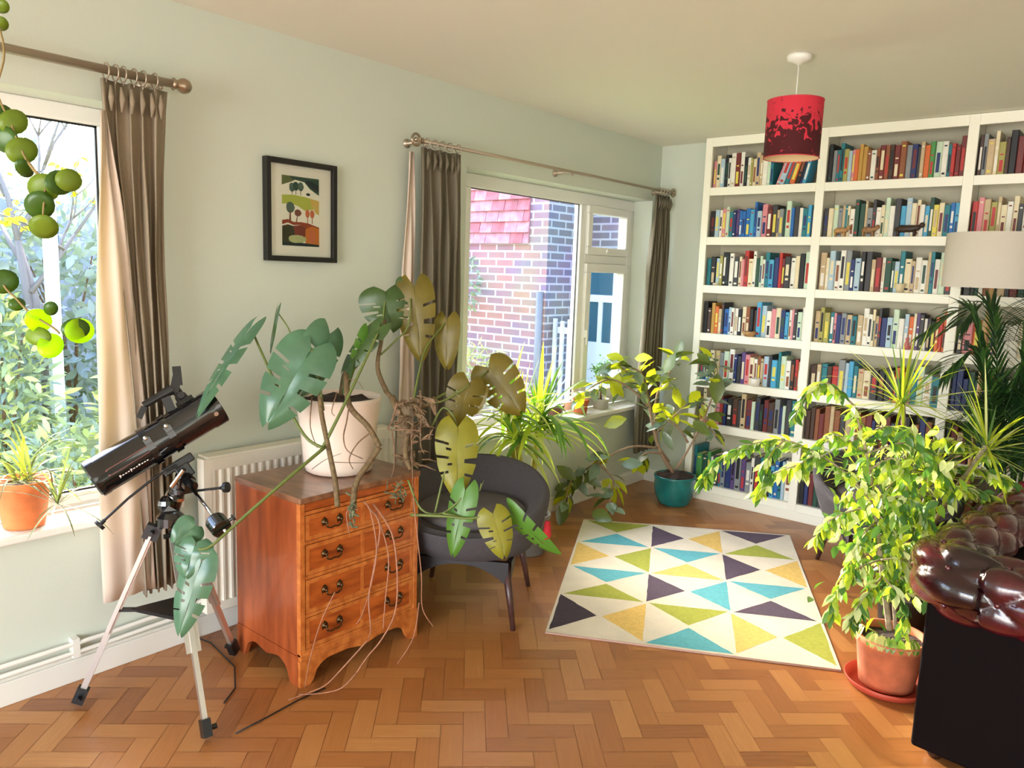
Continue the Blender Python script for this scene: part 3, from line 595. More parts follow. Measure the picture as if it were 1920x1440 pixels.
for pts, a in (
  ([(0.665,-3.144,1.027),(0.665,-3.155,0.970),(0.695,-3.192,0.921),(0.727,-3.199,0.879),(0.756,-3.155,0.848)], .003), ([(0.773,-3.122,0.947),(0.737,-3.160,0.904),(0.719,-3.185,0.847),(0.734,-3.180,0.810)], .003), ([(0.610,-3.156,1.070),(0.635,-3.198,1.010),(0.646,-3.193,0.991)], .002),
  ([(0.542,-3.216,1.048),(0.584,-3.253,0.950),(0.628,-3.255,0.880)], .0025), ([(0.622,-3.274,0.805),(0.655,-3.240,0.840),(0.695,-3.202,0.864)], .0015), ([(0.693,-3.235,0.837),(0.759,-3.181,0.838),(0.819,-3.130,0.842)], .0015), ([(0.827,-3.058,1.049),(0.820,-3.076,0.983),(0.813,-3.087,0.954),(0.860,-3.048,0.955),(0.904,-3.012,0.953)], .004),
  ([(0.780,-3.040,0.933),(0.796,-3.041,0.857),(0.800,-3.048,0.799),(0.796,-3.059,0.760)], .003), ([(0.834,-2.987,0.974),(0.841,-2.999,0.878),(0.858,-3.007,0.763),(0.873,-3.016,0.648)], .003), ([(0.854,-2.966,0.994),(0.863,-2.977,0.898),(0.878,-2.972,0.860)], .003), ([(0.580,-3.114,1.072),(0.591,-3.098,1.108),(0.693,-3.130,1.117),(0.714,-3.118,1.089)], .0015)): strand('aerial_root', pts, a, a*.5, RTD)
mb = MB(); rnd = random.Random(9); c0 = V((0.803,-2.965,0.946))
for i in range(70):                      # tangle of dry leaf stumps and roots hanging by the pot
    p = c0+V((rnd.gauss(0,.028), rnd.gauss(0,.03), rnd.gauss(0,.075))); d = V((rnd.gauss(0,1), rnd.gauss(0,1), rnd.gauss(-.6,1))).normalized()
    mb.tube([p, p+d*.03+V((0,0,.005)), p+d*rnd.uniform(.04,.075)], [.003,.0035,.001], 5)
    if i % 3 == 0: mb.leaf(p, d, (rnd.gauss(0,1), rnd.gauss(0,1), .4), rnd.uniform(.04,.07), .02, .3, .4)
under(mb.build('dry_leaf_stumps', mat('dry_brown_foliage', (122, 98, 72), .9, noise=.3, nscale=60)), mo)
mb = MB(); c0 = V((0.825,-3.044,0.713))
for i in range(26):
    p = c0+V((rnd.gauss(0,.012), rnd.gauss(0,.022), rnd.gauss(0,.02))); d = V((rnd.gauss(0,1), rnd.gauss(0,1), rnd.gauss(0,.8))).normalized(); mb.tube([p, p+d*rnd.uniform(.02,.045)], [.003,.0015], 5)
c1 = V((0.781,-3.221,0.663))
for i in range(16):
    p = c1+V((rnd.gauss(0,.006), rnd.gauss(0,.008), rnd.gauss(0,.03))); d = V((rnd.gauss(0,1), rnd.gauss(0,1), rnd.gauss(0,.8))).normalized(); mb.tube([p, p+d*.022], [.005,.003], 6)
under(mb.build('cut_root_stubs', mat('mottled_stub_green', (96, 100, 72), .8, noise=.4, nscale=90)), mo)
# ================================================================ BOOKCASE
BX = [.42, 1.165, 1.955, 2.745, 3.535, 4.325]; BD = .25; TOPZ = 2.448
SZ = [2.126, 1.802, 1.4815, 1.158, .8366, .5377, .1078]
bc = thing('bookcase', 'white built-in floor-to-ceiling bookcase filled with books across the far wall', 'bookcase', (1.5, .1, 0))
def part(mb, n, m, b=.003): return under(bev(mb.build(n, m), b), bc)
for i, x in enumerate(BX):
    mb = MB(); w_ = .048 if i == 0 else .052; mb.box((x, .0, .0), (x+w_, .022, TOPZ)); mb.box((x+.012, .022, .0), (x+w_-.012, BD, TOPZ)); part(mb, 'upright', SHELF)
for i in range(5):
    x0 = BX[i]+(.048 if i == 0 else .052); x1 = BX[i+1]
    for z in SZ:
        mb = MB(); mb.box((x0, .002, z-.052), (x1, .024, z)); mb.box((x0-.012, .024, z-.022), (x1+.012, BD, z)); part(mb, 'shelf', SHELF, .002)
    mb = MB(); mb.box((x0, 0, TOPZ-.058), (x1, .022, TOPZ)); part(mb, 'top_rail', SHELF, .002)
    mb = MB(); mb.box((x0-.01, BD-.006, .02), (x1+.01, BD, TOPZ)); under(mb.build('back_panel', BACK), bc)
mb = MB(); mb.box((BX[0], -.012, 0), (BX[-1], .0, .06)); part(mb, 'plinth', SHELF)
# ---------------------------------------------------------------- books
PAL = dict(k=('black',(26,26,30)), K=('charcoal',(58,58,62)), w=('white',(232,228,216)), c=('cream',(226,212,176)), t=('beige',(196,172,134)), b=('blue',(36,104,178)), B=('navy',(34,48,104)),
 s=('sky-blue',(72,160,200)), T=('teal',(28,118,130)), G=('dark green',(34,74,58)), g=('green',(74,140,74)), e=('pale green',(196,216,190)), y=('yellow',(222,206,84)), Y=('olive',(164,158,84)), o=('orange',(212,104,46)),
 r=('red',(184,48,44)), R=('maroon',(112,40,38)), p=('pink',(214,136,142)), P=('purple',(92,68,120)), n=('brown',(140,82,48)), N=('dark brown',(72,48,36)), a=('grey',(136,140,142)), A=('pale blue',(170,194,208)), m=('mustard',(190,146,66)))
BM = {k: mat('book_cover_%s' % v[0].replace(' ', '_').replace('-', '_'), v[1], .5, noise=.05, nscale=40) for k, v in PAL.items()}
PAGE = mat('book_pages', (222, 206, 170), .9, noise=.06, nscale=200)
ROWS = [ # bay, shelf from the top, codes (left to right), cm widths
 (0,0,'pcAkwwRwkwYcttweTpATokBs'), (0,1,'kAwpeTBPbbbsbApRKtaGebKwTsK'), (0,2,'TkAYkkwKcprcwGewTsBrRKwcke'), (0,3,'kNmotKbAwwkcnkNsAwpcBswpKew'),
 (0,4,'TBsctaewBKPpcwntAKsTewkrt'), (0,5,'mcwcpRBkNKtReKkRNaBeKT'), (0,6,'TgGgwKTaBPaPawKTksbTAw'),
 (1,0,'kaTTYApommnwnRnNRnaBKtogewTrRR'), (1,1,'KceatTcwGGtaKwcewKsAccwsGycTbs'), (1,2,'tcAwwaBAkKtRwGGATctwwtTweK'), (1,3,'tYYTpBatTtwwctKBAewAocPKwkKoro'),
 (1,4,'NtTNraAsTtcKkKKorpTewT'), (2,0,'NatcYNkRRg'), (2,1,'rptYtcwcKw'), (2,3,'KpottwwcB')]
ORD = 'first second third fourth fifth sixth seventh eighth ninth tenth eleventh twelfth thirteenth fourteenth fifteenth sixteenth seventeenth eighteenth nineteenth twentieth twenty-first twenty-second twenty-third twenty-fourth twenty-fifth twenty-sixth twenty-seventh twenty-eighth twenty-ninth thirtieth thirty-first'.split()
BAY = ['left', 'middle', 'right']; SHN = ['top shelf', 'second shelf down', 'third shelf down', 'fourth shelf down', 'fifth shelf down', 'sixth shelf down', 'bottom shelf']
def book_mesh(mb, wd, h, dp_, band, rnd, off=(0,0,0), mi=(0,1,2)):
    ox, oy, oz = off; c = .0022
    mb.mi = mi[0]; r = wd*.12
    mb.add([(ox, oy+r, oz), (ox+r, oy, oz), (ox+wd-r, oy, oz), (ox+wd, oy+r, oz), (ox, oy+r, oz+h), (ox+r, oy, oz+h), (ox+wd-r, oy, oz+h), (ox+wd, oy+r, oz+h)],
           [(0,1,5,4), (1,2,6,5), (2,3,7,6), (0,3,2,1), (4,5,6,7)])
    mb.box((ox, oy+r, oz), (ox+c, oy+dp_, oz+h)); mb.box((ox+wd-c, oy+r, oz), (ox+wd, oy+dp_, oz+h))
    mb.mi = mi[1]; mb.box((ox+c, oy+r, oz+.003), (ox+wd-c, oy+dp_-.004, oz+h-.004))
    if band:
        mb.mi = mi[2]; y = oy-.0004; a, b = ox+wd*.24, ox+wd*.76
        for z0, z1 in band: mb.add([(a, y, oz+h*z0), (b, y, oz+h*z0), (b, y, oz+h*z1), (a, y, oz+h*z1)], [(0,1,2,3)])
brnd = random.Random(21)
for bay, row, codes in ROWS:
    x0 = BX[bay]+(.048 if bay == 0 else .052)+.004; x1 = BX[bay+1]-.004
    if bay == 2: x1 = x0+.27 if row != 3 else x0+.36
    n = len(codes); ws = [brnd.uniform(.6, 1.45) for _ in codes]; lean0 = n
    if (bay, row) == (0, 0): lean0 = n-7
    tot = sum(ws); avail = x1-x0-(.10 if lean0 < n else 0)-.0006*n; ws = [min(.05, w_*avail/tot) for w_ in ws]
    x = x0; prev = None; base_h = {0: .20, 1: .19, 2: .205, 3: .195, 4: .20, 5: .20, 6: .23}[row]
    for i, (cde, wd) in enumerate(zip(codes, ws)):
        cname = PAL[cde][0]; h = base_h*brnd.uniform(.86, 1.0) if brnd.random() < .72 else base_h*brnd.uniform(1.02, 1.18); h = min(h, .262)
        d_ = min(.20, h*brnd.uniform(.62, .74)); y = .03+brnd.uniform(0, .012)
        bands = [None, [(.15,.7)], [(.3,.85),(.06,.12)], [(.08,.14),(.86,.9)], [(.25,.32),(.4,.75)], [(.1,.45),(.6,.64)]][brnd.randrange(6)]
        c2 = brnd.choice('wkcBry' if cde not in 'wkcBry' else 'wktnRG'); mb = MB(); book_mesh(mb, wd, h, d_, bands, brnd)
        o = mb.build('book', [BM[cde], PAGE, BM[c2]])
        lean = 0
        if i >= lean0:
            lean = .33-.02*(i-lean0); xx = x+ (0 if i > lean0 else .018)
            if i == lean0: x = xx
            o.location = (x, y, SZ[row]+.0005+0); o.rotation_euler = (0, lean, 0); o.location.z = SZ[row]+wd*math.sin(lean)+.0008; x += wd/math.cos(lean)+.001
        else: o.location = (x, y, SZ[row]+.0004); x += wd+.0006
        size = ('tall ' if h > base_h*1.02 else 'short ' if h < base_h*.90 else '')+('thick' if wd > .031 else 'slim' if wd < .021 else 'medium')
        o['label'] = '%s %s book, %s from left, %s, %s bay of white bookcase' % (size, cname, ORD[i], SHN[row], BAY[bay]); o['category'] = 'book'; o['group'] = 'books on the %s, %s bay' % (SHN[row], BAY[bay])
# rows half hidden by the plants, too many to single out
mb = MB(); mm = [BM[k] for k in 'kNRGKtwBn']+[PAGE]; 
for bay, row, xe in ((1,5,None),(1,6,None),(2,2,None),(2,4,None),(2,5,None),(2,6,None)):
    x = BX[bay]+.058; xe = min(BX[bay+1]-.03, 2.6)
    while x < xe:
        wd = brnd.uniform(.018, .036); h = brnd.uniform(.17, .235); book_mesh(mb, wd, h, .15, None, brnd, (x, .03+brnd.uniform(0,.01), SZ[row]+.0005), (brnd.randrange(9), 9, 0)); x += wd+.0006
tag(mb.build('book_rows', mm), 'rows of dark and pale books behind the plants and lampshade, lower and right shelves', 'books', kind='stuff')
# ---------------------------------------------------------------- ornaments standing in front of the books
def orn(name, lab, cat, x, row, f, m, y=.028, grp=None, smooth_=True):
    mb = MB(); f(mb); o = mb.build(name, m, smooth=smooth_); o.location = (x, y-.004, SZ[row]+.0006); tag(o, lab, cat, grp); return o
TAN = mat('carved_tan_wood', (176, 134, 84), .6, noise=.25, nscale=60); DKW = mat('dark_carved_wood', (58, 40, 30), .5, noise=.2, nscale=60); CER = mat('white_ceramic', (232, 226, 214), .3)
def beast(s, L=.07):
    def f(mb):
        mb.tube([(-L/2*s, 0, .032*s), (-L/4*s, 0, .036*s), (L/4*s, 0, .036*s), (L/2*s, 0, .04*s), (L*.62*s, 0, .05*s)], [.010*s, .018*s, .017*s, .013*s, .007*s], 10)
        mb.ball((L*.66*s, 0, .052*s), .013*s, 10)
        for a in (-.36, .36):
            for y in (-.009, .009): mb.tube([(a*L*s, y*s, .03*s), (a*L*s, y*s, 0)], [.006*s, .005*s], 8)
    return f
XM = BX[1]+.052
orn('animal_figurine', 'small tan carved animal, left of the ornaments on second shelf, middle bay', 'ornament', XM+.115, 1, beast(1.0), TAN, y=.012)
orn('animal_figurine', 'tan carved animal with raised back, middle of second shelf, middle bay', 'ornament', XM+.275, 1, beast(1.05), mat('speckled_tan_wood', (150, 112, 76), .6, noise=.35, nscale=80), y=.012)
orn('animal_figurine', 'dark brown long carved animal lying on second shelf, middle bay', 'ornament', XM+.48, 1, beast(1.2, .1), DKW, y=.012)
orn('bowl', 'round tan woven bowl before the books on fourth shelf down, left bay', 'bowl', BX[0]+.40, 3, lambda mb: mb.lathe([(0,0),(.028,0),(.042,.018),(.044,.034),(.04,.034),(.036,.02),(0,.008)], (0,0,0), 24), TAN, y=-.0)
orn('pot', 'small white ceramic pot before the books on fifth shelf down, left bay', 'pot', BX[0]+.47, 4, lambda mb: mb.lathe([(0,0),(.026,0),(.032,.05),(.029,.052),(.025,.02),(0,.01)], (0,0,0), 24), CER, y=-.005)
orn('cup', 'peach clay cup beside yellow book on sixth shelf down, left bay', 'cup', BX[0]+.12, 5, lambda mb: mb.lathe([(0,0),(.03,0),(.038,.03),(.035,.032),(.03,.01),(0,.006)], (0,0,0), 24), mat('peach_clay', (226, 170, 130), .7), y=.0)
orn('vase', 'small cream vase before the books on third shelf down, middle bay', 'vase', XM+.48, 2, lambda mb: mb.lathe([(0,0),(.016,0),(.022,.02),(.03,.05),(.028,.052),(.018,.02),(0,.01)], (0,0,0), 24), mat('cream_glaze', (214, 196, 158), .3), y=.002)
orn('figurine', 'tiny pale figure at the right end of the fourth shelf, middle bay', 'ornament', XM+.55, 3, lambda mb: (mb.lathe([(0,0),(.018,0),(.014,.03),(.008,.05),(0,.055)], (0,0,0), 14), mb.ball((0,0,.06), .011, 10)), mat('red_white_paint', (196, 112, 108), .5), y=.0)
orn('stone', 'small pale stone lying left on the third shelf down, left bay', 'stone', BX[0]+.135, 2, lambda mb: mb.ball((0,0,.009), .022, 10, (1,.6,.42)), mat('pale_stone', (206, 196, 172), .8), y=.005)
# ================================================================ PENDANT LAMP
pl_ = thing('pendant_lamp', 'red pendant lamp with dark velvety leaf pattern hanging from the ceiling', 'ceiling lamp', (1.6, -1.572, 2.449))
px, py = 1.6, -1.572
mb = MB(); mb.lathe([(0,0),(.047,0),(.05,-.008),(.046,-.024),(.02,-.03),(.009,-.04),(0,-.04)], (px, py, 2.4495), 28); under(mb.build('ceiling_rose', WHITE, smooth=True), pl_)
mb = MB(); mb.tube([(px, py, 2.41), (px, py, 2.20)], .0028, 8); mb.lathe([(.0,.03),(.014,.03),(.018,-.04),(0,-.04)], (px, py, 2.2), 14)
for k in range(3): mb.tube([(px, py, 2.215), (px+.11*math.cos(k*2.094), py+.11*math.sin(k*2.094), 2.262)], .0018, 6)
under(mb.build('cord', WHITE, smooth=True), pl_)
def shade_mat():
    m = bpy.data.materials.new('red_flocked_shade'); m.use_nodes = True; t = m.node_tree; b = t.nodes['Principled BSDF']; N = t.nodes.new; K = t.links.new
    tc = N('ShaderNodeTexCoord'); n1 = N('ShaderNodeTexNoise'); n1.inputs['Scale'].default_value = 26; n1.inputs['Detail'].default_value = 3; n1.inputs['Distortion'].default_value = 1.4; K(tc.outputs['Object'], n1.inputs['Vector'])
    sp = N('ShaderNodeSeparateXYZ'); K(tc.outputs['Object'], sp.inputs[0]); mr = N('ShaderNodeMapRange'); mr.inputs[1].default_value = 2.05; mr.inputs[2].default_value = 2.27; mr.inputs[3].default_value = .20; mr.inputs[4].default_value = -.17; K(sp.outputs[2], mr.inputs[0])
    ad = N('ShaderNodeMath'); ad.operation = 'ADD'; K(n1.outputs[0], ad.inputs[0]); K(mr.outputs[0], ad.inputs[1])
    r = N('ShaderNodeValToRGB'); e = r.color_ramp.elements; e[0].position = .495; e[0].color = lin((200, 40, 60)); e[1].position = .515; e[1].color = lin((70, 2, 12)); K(ad.outputs[0], r.inputs[0]); K(r.outputs[0], b.inputs['Base Color'])
    b.inputs['Roughness'].default_value = .85; return m
mb = MB(); r = .112; mb.mi = 0; mb.lathe([(r, 2.035), (r, 2.268)], (px, py, 0), 64); mb.mi = 1; mb.lathe([(r-.002, 2.268), (r-.002, 2.035), (r, 2.035)], (px, py, 0), 64); mb.lathe([(r, 2.268), (r-.002, 2.268)], (px, py, 0), 64)
under(mb.build('lamp_shade', [shade_mat(), mat('shade_cream_inside', (232, 206, 160), .8)], smooth=True), pl_)
for k, v in ((0, 2.036), (1, 2.267)):
    mb = MB(); pts = [(px+r*math.cos(a), py+r*math.sin(a), v) for a in [q*2*PI/40 for q in range(41)]]; mb.tube(pts, .0022, 6, False); under(mb.build('shade_ring', mat('red_trim', (196, 56, 70), .7), smooth=True), pl_)
# ================================================================ FLOOR LAMP
fx, fy = 2.212, -.40
fl_ = thing('floor_lamp', 'floor lamp with wide pale grey drum shade on a slim wooden pole', 'floor lamp', (fx, fy, 0))
mb = MB(); R2 = .222
mb.mi = 0; mb.lathe([(R2, 1.525), (R2, 1.79)], (fx, fy, 0), 56); mb.mi = 1; mb.lathe([(R2-.003, 1.79), (R2-.003, 1.525), (R2, 1.525)], (fx, fy, 0), 56); mb.lathe([(R2, 1.79), (R2-.003, 1.79)], (fx, fy, 0), 56)
under(mb.build('lamp_shade', [mat('pale_grey_linen', (214, 206, 200), .8, noise=.03, nscale=200, trans=.25), mat('white_shade_lining', (226, 220, 210), .8)], smooth=True), fl_)
LWD = mat('light_ash_wood', (206, 164, 112), .5, noise=.1, nscale=30)
mb = MB(); mb.tube([(fx, fy, .03), (fx, fy, 1.60)], .012, 12); under(mb.build('pole', LWD, smooth=True), fl_)
mb = MB(); mb.lathe([(0,0),(.13,0),(.135,.008),(.12,.022),(.015,.03),(0,.03)], (fx, fy, 0), 36); under(mb.build('base', LWD, smooth=True), fl_)
mb = MB(); mb.tube([(fx, fy, 1.60), (fx, fy, 1.66)], .018, 12); mb.ball((fx, fy, 1.69), .03, 12)
for k in range(3): mb.tube([(fx, fy, 1.605), (fx+R2*math.cos(k*2.094+.4), fy+R2*math.sin(k*2.094+.4), 1.53)], .002, 6)
under(mb.build('lamp_holder', WHITE, smooth=True), fl_)
# ================================================================ RUG
def rug():
    A, B, C_, D = V((.251, -.985, 0)), V((1.306, -.326, 0)), V((2.065, -1.812, 0)), V((1.015, -2.372, 0)); th = .007
    P = lambda u, v: (A*(1-u)*(1-v)+B*u*(1-v)+C_*u*v+D*(1-u)*v)
    G, Te, Pu, Ye, Dk = 1, 2, 3, 4, 5
    cells = {(0,0):dict(N=G,S=Te),(0,1):dict(W=Pu,E=Ye),(0,2):dict(N=Pu,S=G),(1,0):dict(W=Ye,E=G),(1,1):dict(N=Te,S=Ye),(1,2):dict(W=Pu,E=Ye),(2,0):dict(N=Te,S=G),(2,1):dict(W=Pu,E=Te),(2,2):dict(N=Te,S=Pu),(3,0):dict(W=Dk,E=Ye),(3,1):dict(N=G,S=Te),(3,2):dict(W=Ye,E=G)}
    mb = MB(); mx, my = .012, .010; z1 = V((0,0,th))
    mb.mi = 0
    rnd = random.Random(2)
    base = [P(0,0), P(1,0), P(1,1), P(0,1)]; mb.add([p for p in base]+[p+z1 for p in base], [(0,3,2,1),(0,1,5,4),(1,2,6,5),(2,3,7,6),(3,0,4,7)])
    ROWV = [.012, .262, .505, .735, .99]; COLU = [.01, .345, .665, .99]
    mb.add([p+z1 for p in base], [(3,2,1,0)][0:1])
    for (r_, c_), dct in cells.items():
        u0, u1 = COLU[c_], COLU[c_+1]; v0, v1 = ROWV[r_], ROWV[r_+1]; ctr = (u0+u1)/2, (v0+v1)/2
        K = dict(N=((u0,v0),(u1,v0)), S=((u1,v1),(u0,v1)), W=((u0,v1),(u0,v0)), E=((u1,v0),(u1,v1)))
        for k, ci in dct.items():
            (a, b), (c, d) = K[k]; g = .05
            pts = [(a+(c-a)*g*.6, b+(d-b)*g*.6), (c-(c-a)*g*.6, d-(d-b)*g*.6), (ctr[0]+((a+c)/2-ctr[0])*.06, ctr[1]+((b+d)/2-ctr[1])*.06)]
            mb.mi = ci; n = 8; loop = []
            for q in range(3):
                p0 = pts[q]; p1 = pts[(q+1) % 3]
                for s_ in range(n): t = s_/n; loop.append((p0[0]+(p1[0]-p0[0])*t+(rnd.uniform(-.0015,.0015) if s_ else 0), p0[1]+(p1[1]-p0[1])*t+(rnd.uniform(-.0012,.0012) if s_ else 0)))
            vs = [P(u, v)+V((0,0,th+.0006)) for u, v in loop]; mb.add(vs, [tuple(reversed(range(len(vs))))])
    rm = [mat('rug_cream_wool', (226, 216, 196), .95, noise=.05, nscale=8, bump=.5, bscale=220), mat('rug_lime', (164, 170, 66), .95, noise=.08, nscale=60, bump=.5, bscale=220), mat('rug_turquoise', (92, 172, 184), .95, noise=.08, nscale=60, bump=.5, bscale=220),
          mat('rug_plum', (84, 70, 88), .95, noise=.1, nscale=60, bump=.5, bscale=220), mat('rug_gold', (224, 188, 104), .95, noise=.08, nscale=60, bump=.5, bscale=220), mat('rug_dark_plum', (60, 48, 58), .95, noise=.1, nscale=60, bump=.5, bscale=220)]
    root = thing('rug', 'flat-woven rug with lime, turquoise, plum and gold triangles on cream', 'rug', tuple((A+C_)/2))
    under(mb.build('pile', rm), root)
    for p, q in ((D, C_), (A, B)):
     mb = MB(); mb.tube([p+V((0,0,.004)), q+V((0,0,.004))], .0045, 8)
     under(mb.build('binding', mat('rug_pinkish_binding', (178, 142, 128), .9), smooth=True), root)
rug()
# ================================================================ ARMCHAIRS
GREY = mat('charcoal_wool_upholstery', (74, 70, 74), .9, noise=.08, nscale=90, bump=.25, bscale=260); SEATG = mat('grey_seat_wool', (92, 86, 86), .9, noise=.06, nscale=90); DWOOD = mat('dark_walnut_legs', (70, 44, 40), .35, noise=.15, nscale=40)
def armchair(lab, x, y, rz, red):
    t = thing('armchair', lab, 'armchair', (x, y, 0), rz, 'charcoal tub armchairs')
    NA = 64; vs = []; 
    def hgt(a):                       # a = angle from the back (0) to the front (pi)
        k = (1+math.cos(a))/2; return .445+.172*k**1.15
    rows = []
    for k in range(NA):
        a = 2*PI*k/NA-PI; h = hgt(a); q = (1+math.cos(a))/2; dx, dy = math.sin(a), -math.cos(a)*-1
        R0 = .335+.01*math.cos(2*a); lean = .045*q
        prof = [(.06,.262),(.20,.272),(.285,.305),(R0-.012,.36),(R0+.008,.42),(R0+.012+lean*.5,(h+.42)/2),(R0+.004+lean,h-.02),(R0-.012+lean,h),(R0-.034+lean,h-.006),(R0-.046+lean*.8,h-.035),(R0-.07+lean*.4,(h+.43)/2),(R0-.085,.425),(.2,.40),(.0,.40)]
        rows.append([(r*dx, r*dy if True else 0, z) for r, z in prof])
    m = len(rows[0]); vs = [p for r_ in rows for p in r_]
    mb = MB(); mb.add(vs, [(k*m+j, k*m+j+1, ((k+1)%NA)*m+j+1, ((k+1)%NA)*m+j) for k in range(NA) for j in range(m-1)])
    o = mb.build('shell', GREY, t, smooth=True)
    mb = MB(); mb.lathe([(0,.402),(.235,.402),(.25,.415),(.25,.452),(.232,.468),(0,.476)], (0,-.012,0), 40); mb.build('seat_cushion', SEATG, t, smooth=True)
    mb = MB(); L4 = [(-.245, -.245), (.245, -.245), (-.245, .245), (.245, .245)]
    for (a, b), (c, d) in ((L4[0], L4[1]), (L4[2], L4[3]), (L4[0], L4[2]), (L4[1], L4[3])):
        pts = []
        n = 12; v2 = []
        for i in range(n+1):
            s_ = i/n; X = (a+(c-a)*s_)*.86; Y = (b+(d-b)*s_)*.86; zb = .268-.085*abs(2*s_-1)**2.2; nx, ny = ((0,.011) if a != c else (.011,0))
            v2 += [(X-nx, Y-ny, zb), (X+nx, Y+ny, zb), (X+nx, Y+ny, .29), (X-nx, Y-ny, .29)]
        mb.add(v2, [(4*i+k, 4*i+(k+1)%4, 4*i+4+(k+1)%4, 4*i+4+k) for i in range(n) for k in range(4)])
    mb.build('under_frame', mat('black_stained_beech', (26, 20, 22), .45), t)
    for a, b in L4:
        m2 = MB(); m2.tube([(a*.80, b*.80, .275), (a, b, 0)], [.019, .011], 12); m2.build('leg', DWOOD, t, smooth=True)
    if red: m2 = MB(); m2.tube([(.345,-.09,.35), (.360,-.10,.39), (.360,-.10,.45)], [.014,.02,.012], 10); m2.build('red_cloth_patch', mat('red_cloth', (176, 26, 36), .8), t, smooth=True)
    return t
RZ = math.atan2(-.52, .857)+0
# local -Y is the front; front looks along (.52, -.857)
rz = math.atan2(.857*0+.52, .857)
armchair('charcoal tub armchair between the chest of drawers and the rug', .563, -2.365, rz, True)
armchair('charcoal tub armchair by the bookcase, half hidden by the leafy fig', 1.90, -.683, rz, False)
# ================================================================ CHESTERFIELD SOFA
so = thing('chesterfield_sofa', 'oxblood leather button-tufted chesterfield sofa at the right edge', 'sofa', (2.85, -1.4, 0))
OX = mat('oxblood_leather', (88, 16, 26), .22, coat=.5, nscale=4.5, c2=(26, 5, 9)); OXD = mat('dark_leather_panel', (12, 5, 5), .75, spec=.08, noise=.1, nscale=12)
SC = V((2.403, -2.221, 0)); sa_ = V((.993, -.118, 0)).normalized(); sb_ = V((-sa_.y, sa_.x, 0))
def sp_(u, v, z): return SC+sa_*u+sb_*v+V((0,0,z))
def sbox(mb, u0, u1, v0, v1, z0, z1):
    c = [sp_(u, v, z) for z in (z0, z1) for u, v in ((u0,v0),(u1,v0),(u1,v1),(u0,v1))]; mb.add(c, [(0,3,2,1),(4,5,6,7),(0,1,5,4),(1,2,6,5),(2,3,7,6),(3,0,4,7)])
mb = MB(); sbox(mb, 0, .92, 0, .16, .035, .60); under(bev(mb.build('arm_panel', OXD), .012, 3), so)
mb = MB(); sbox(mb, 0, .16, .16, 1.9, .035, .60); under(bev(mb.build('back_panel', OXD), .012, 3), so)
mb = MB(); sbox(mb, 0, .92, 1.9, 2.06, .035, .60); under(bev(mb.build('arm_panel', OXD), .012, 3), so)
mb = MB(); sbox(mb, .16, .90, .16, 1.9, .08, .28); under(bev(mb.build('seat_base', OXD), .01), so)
for k in range(2):
    mb = MB(); sbox(mb, .24, .90, .24+k*.80, .24+k*.80+.79, .28, .43); under(bev(mb.build('seat_cushion', OX), .04, 5), so)
for u, v in ((.06,.06),(.86,.06),(.06,2.0),(.86,2.0)):
    mb = MB(); mb.lathe([(0,0),(.018,0),(.03,.02),(.024,.036),(0,.036)], sp_(u, v, 0), 16); under(mb.build('foot', mat('turned_dark_foot', (40,20,14), .3), smooth=True), so)
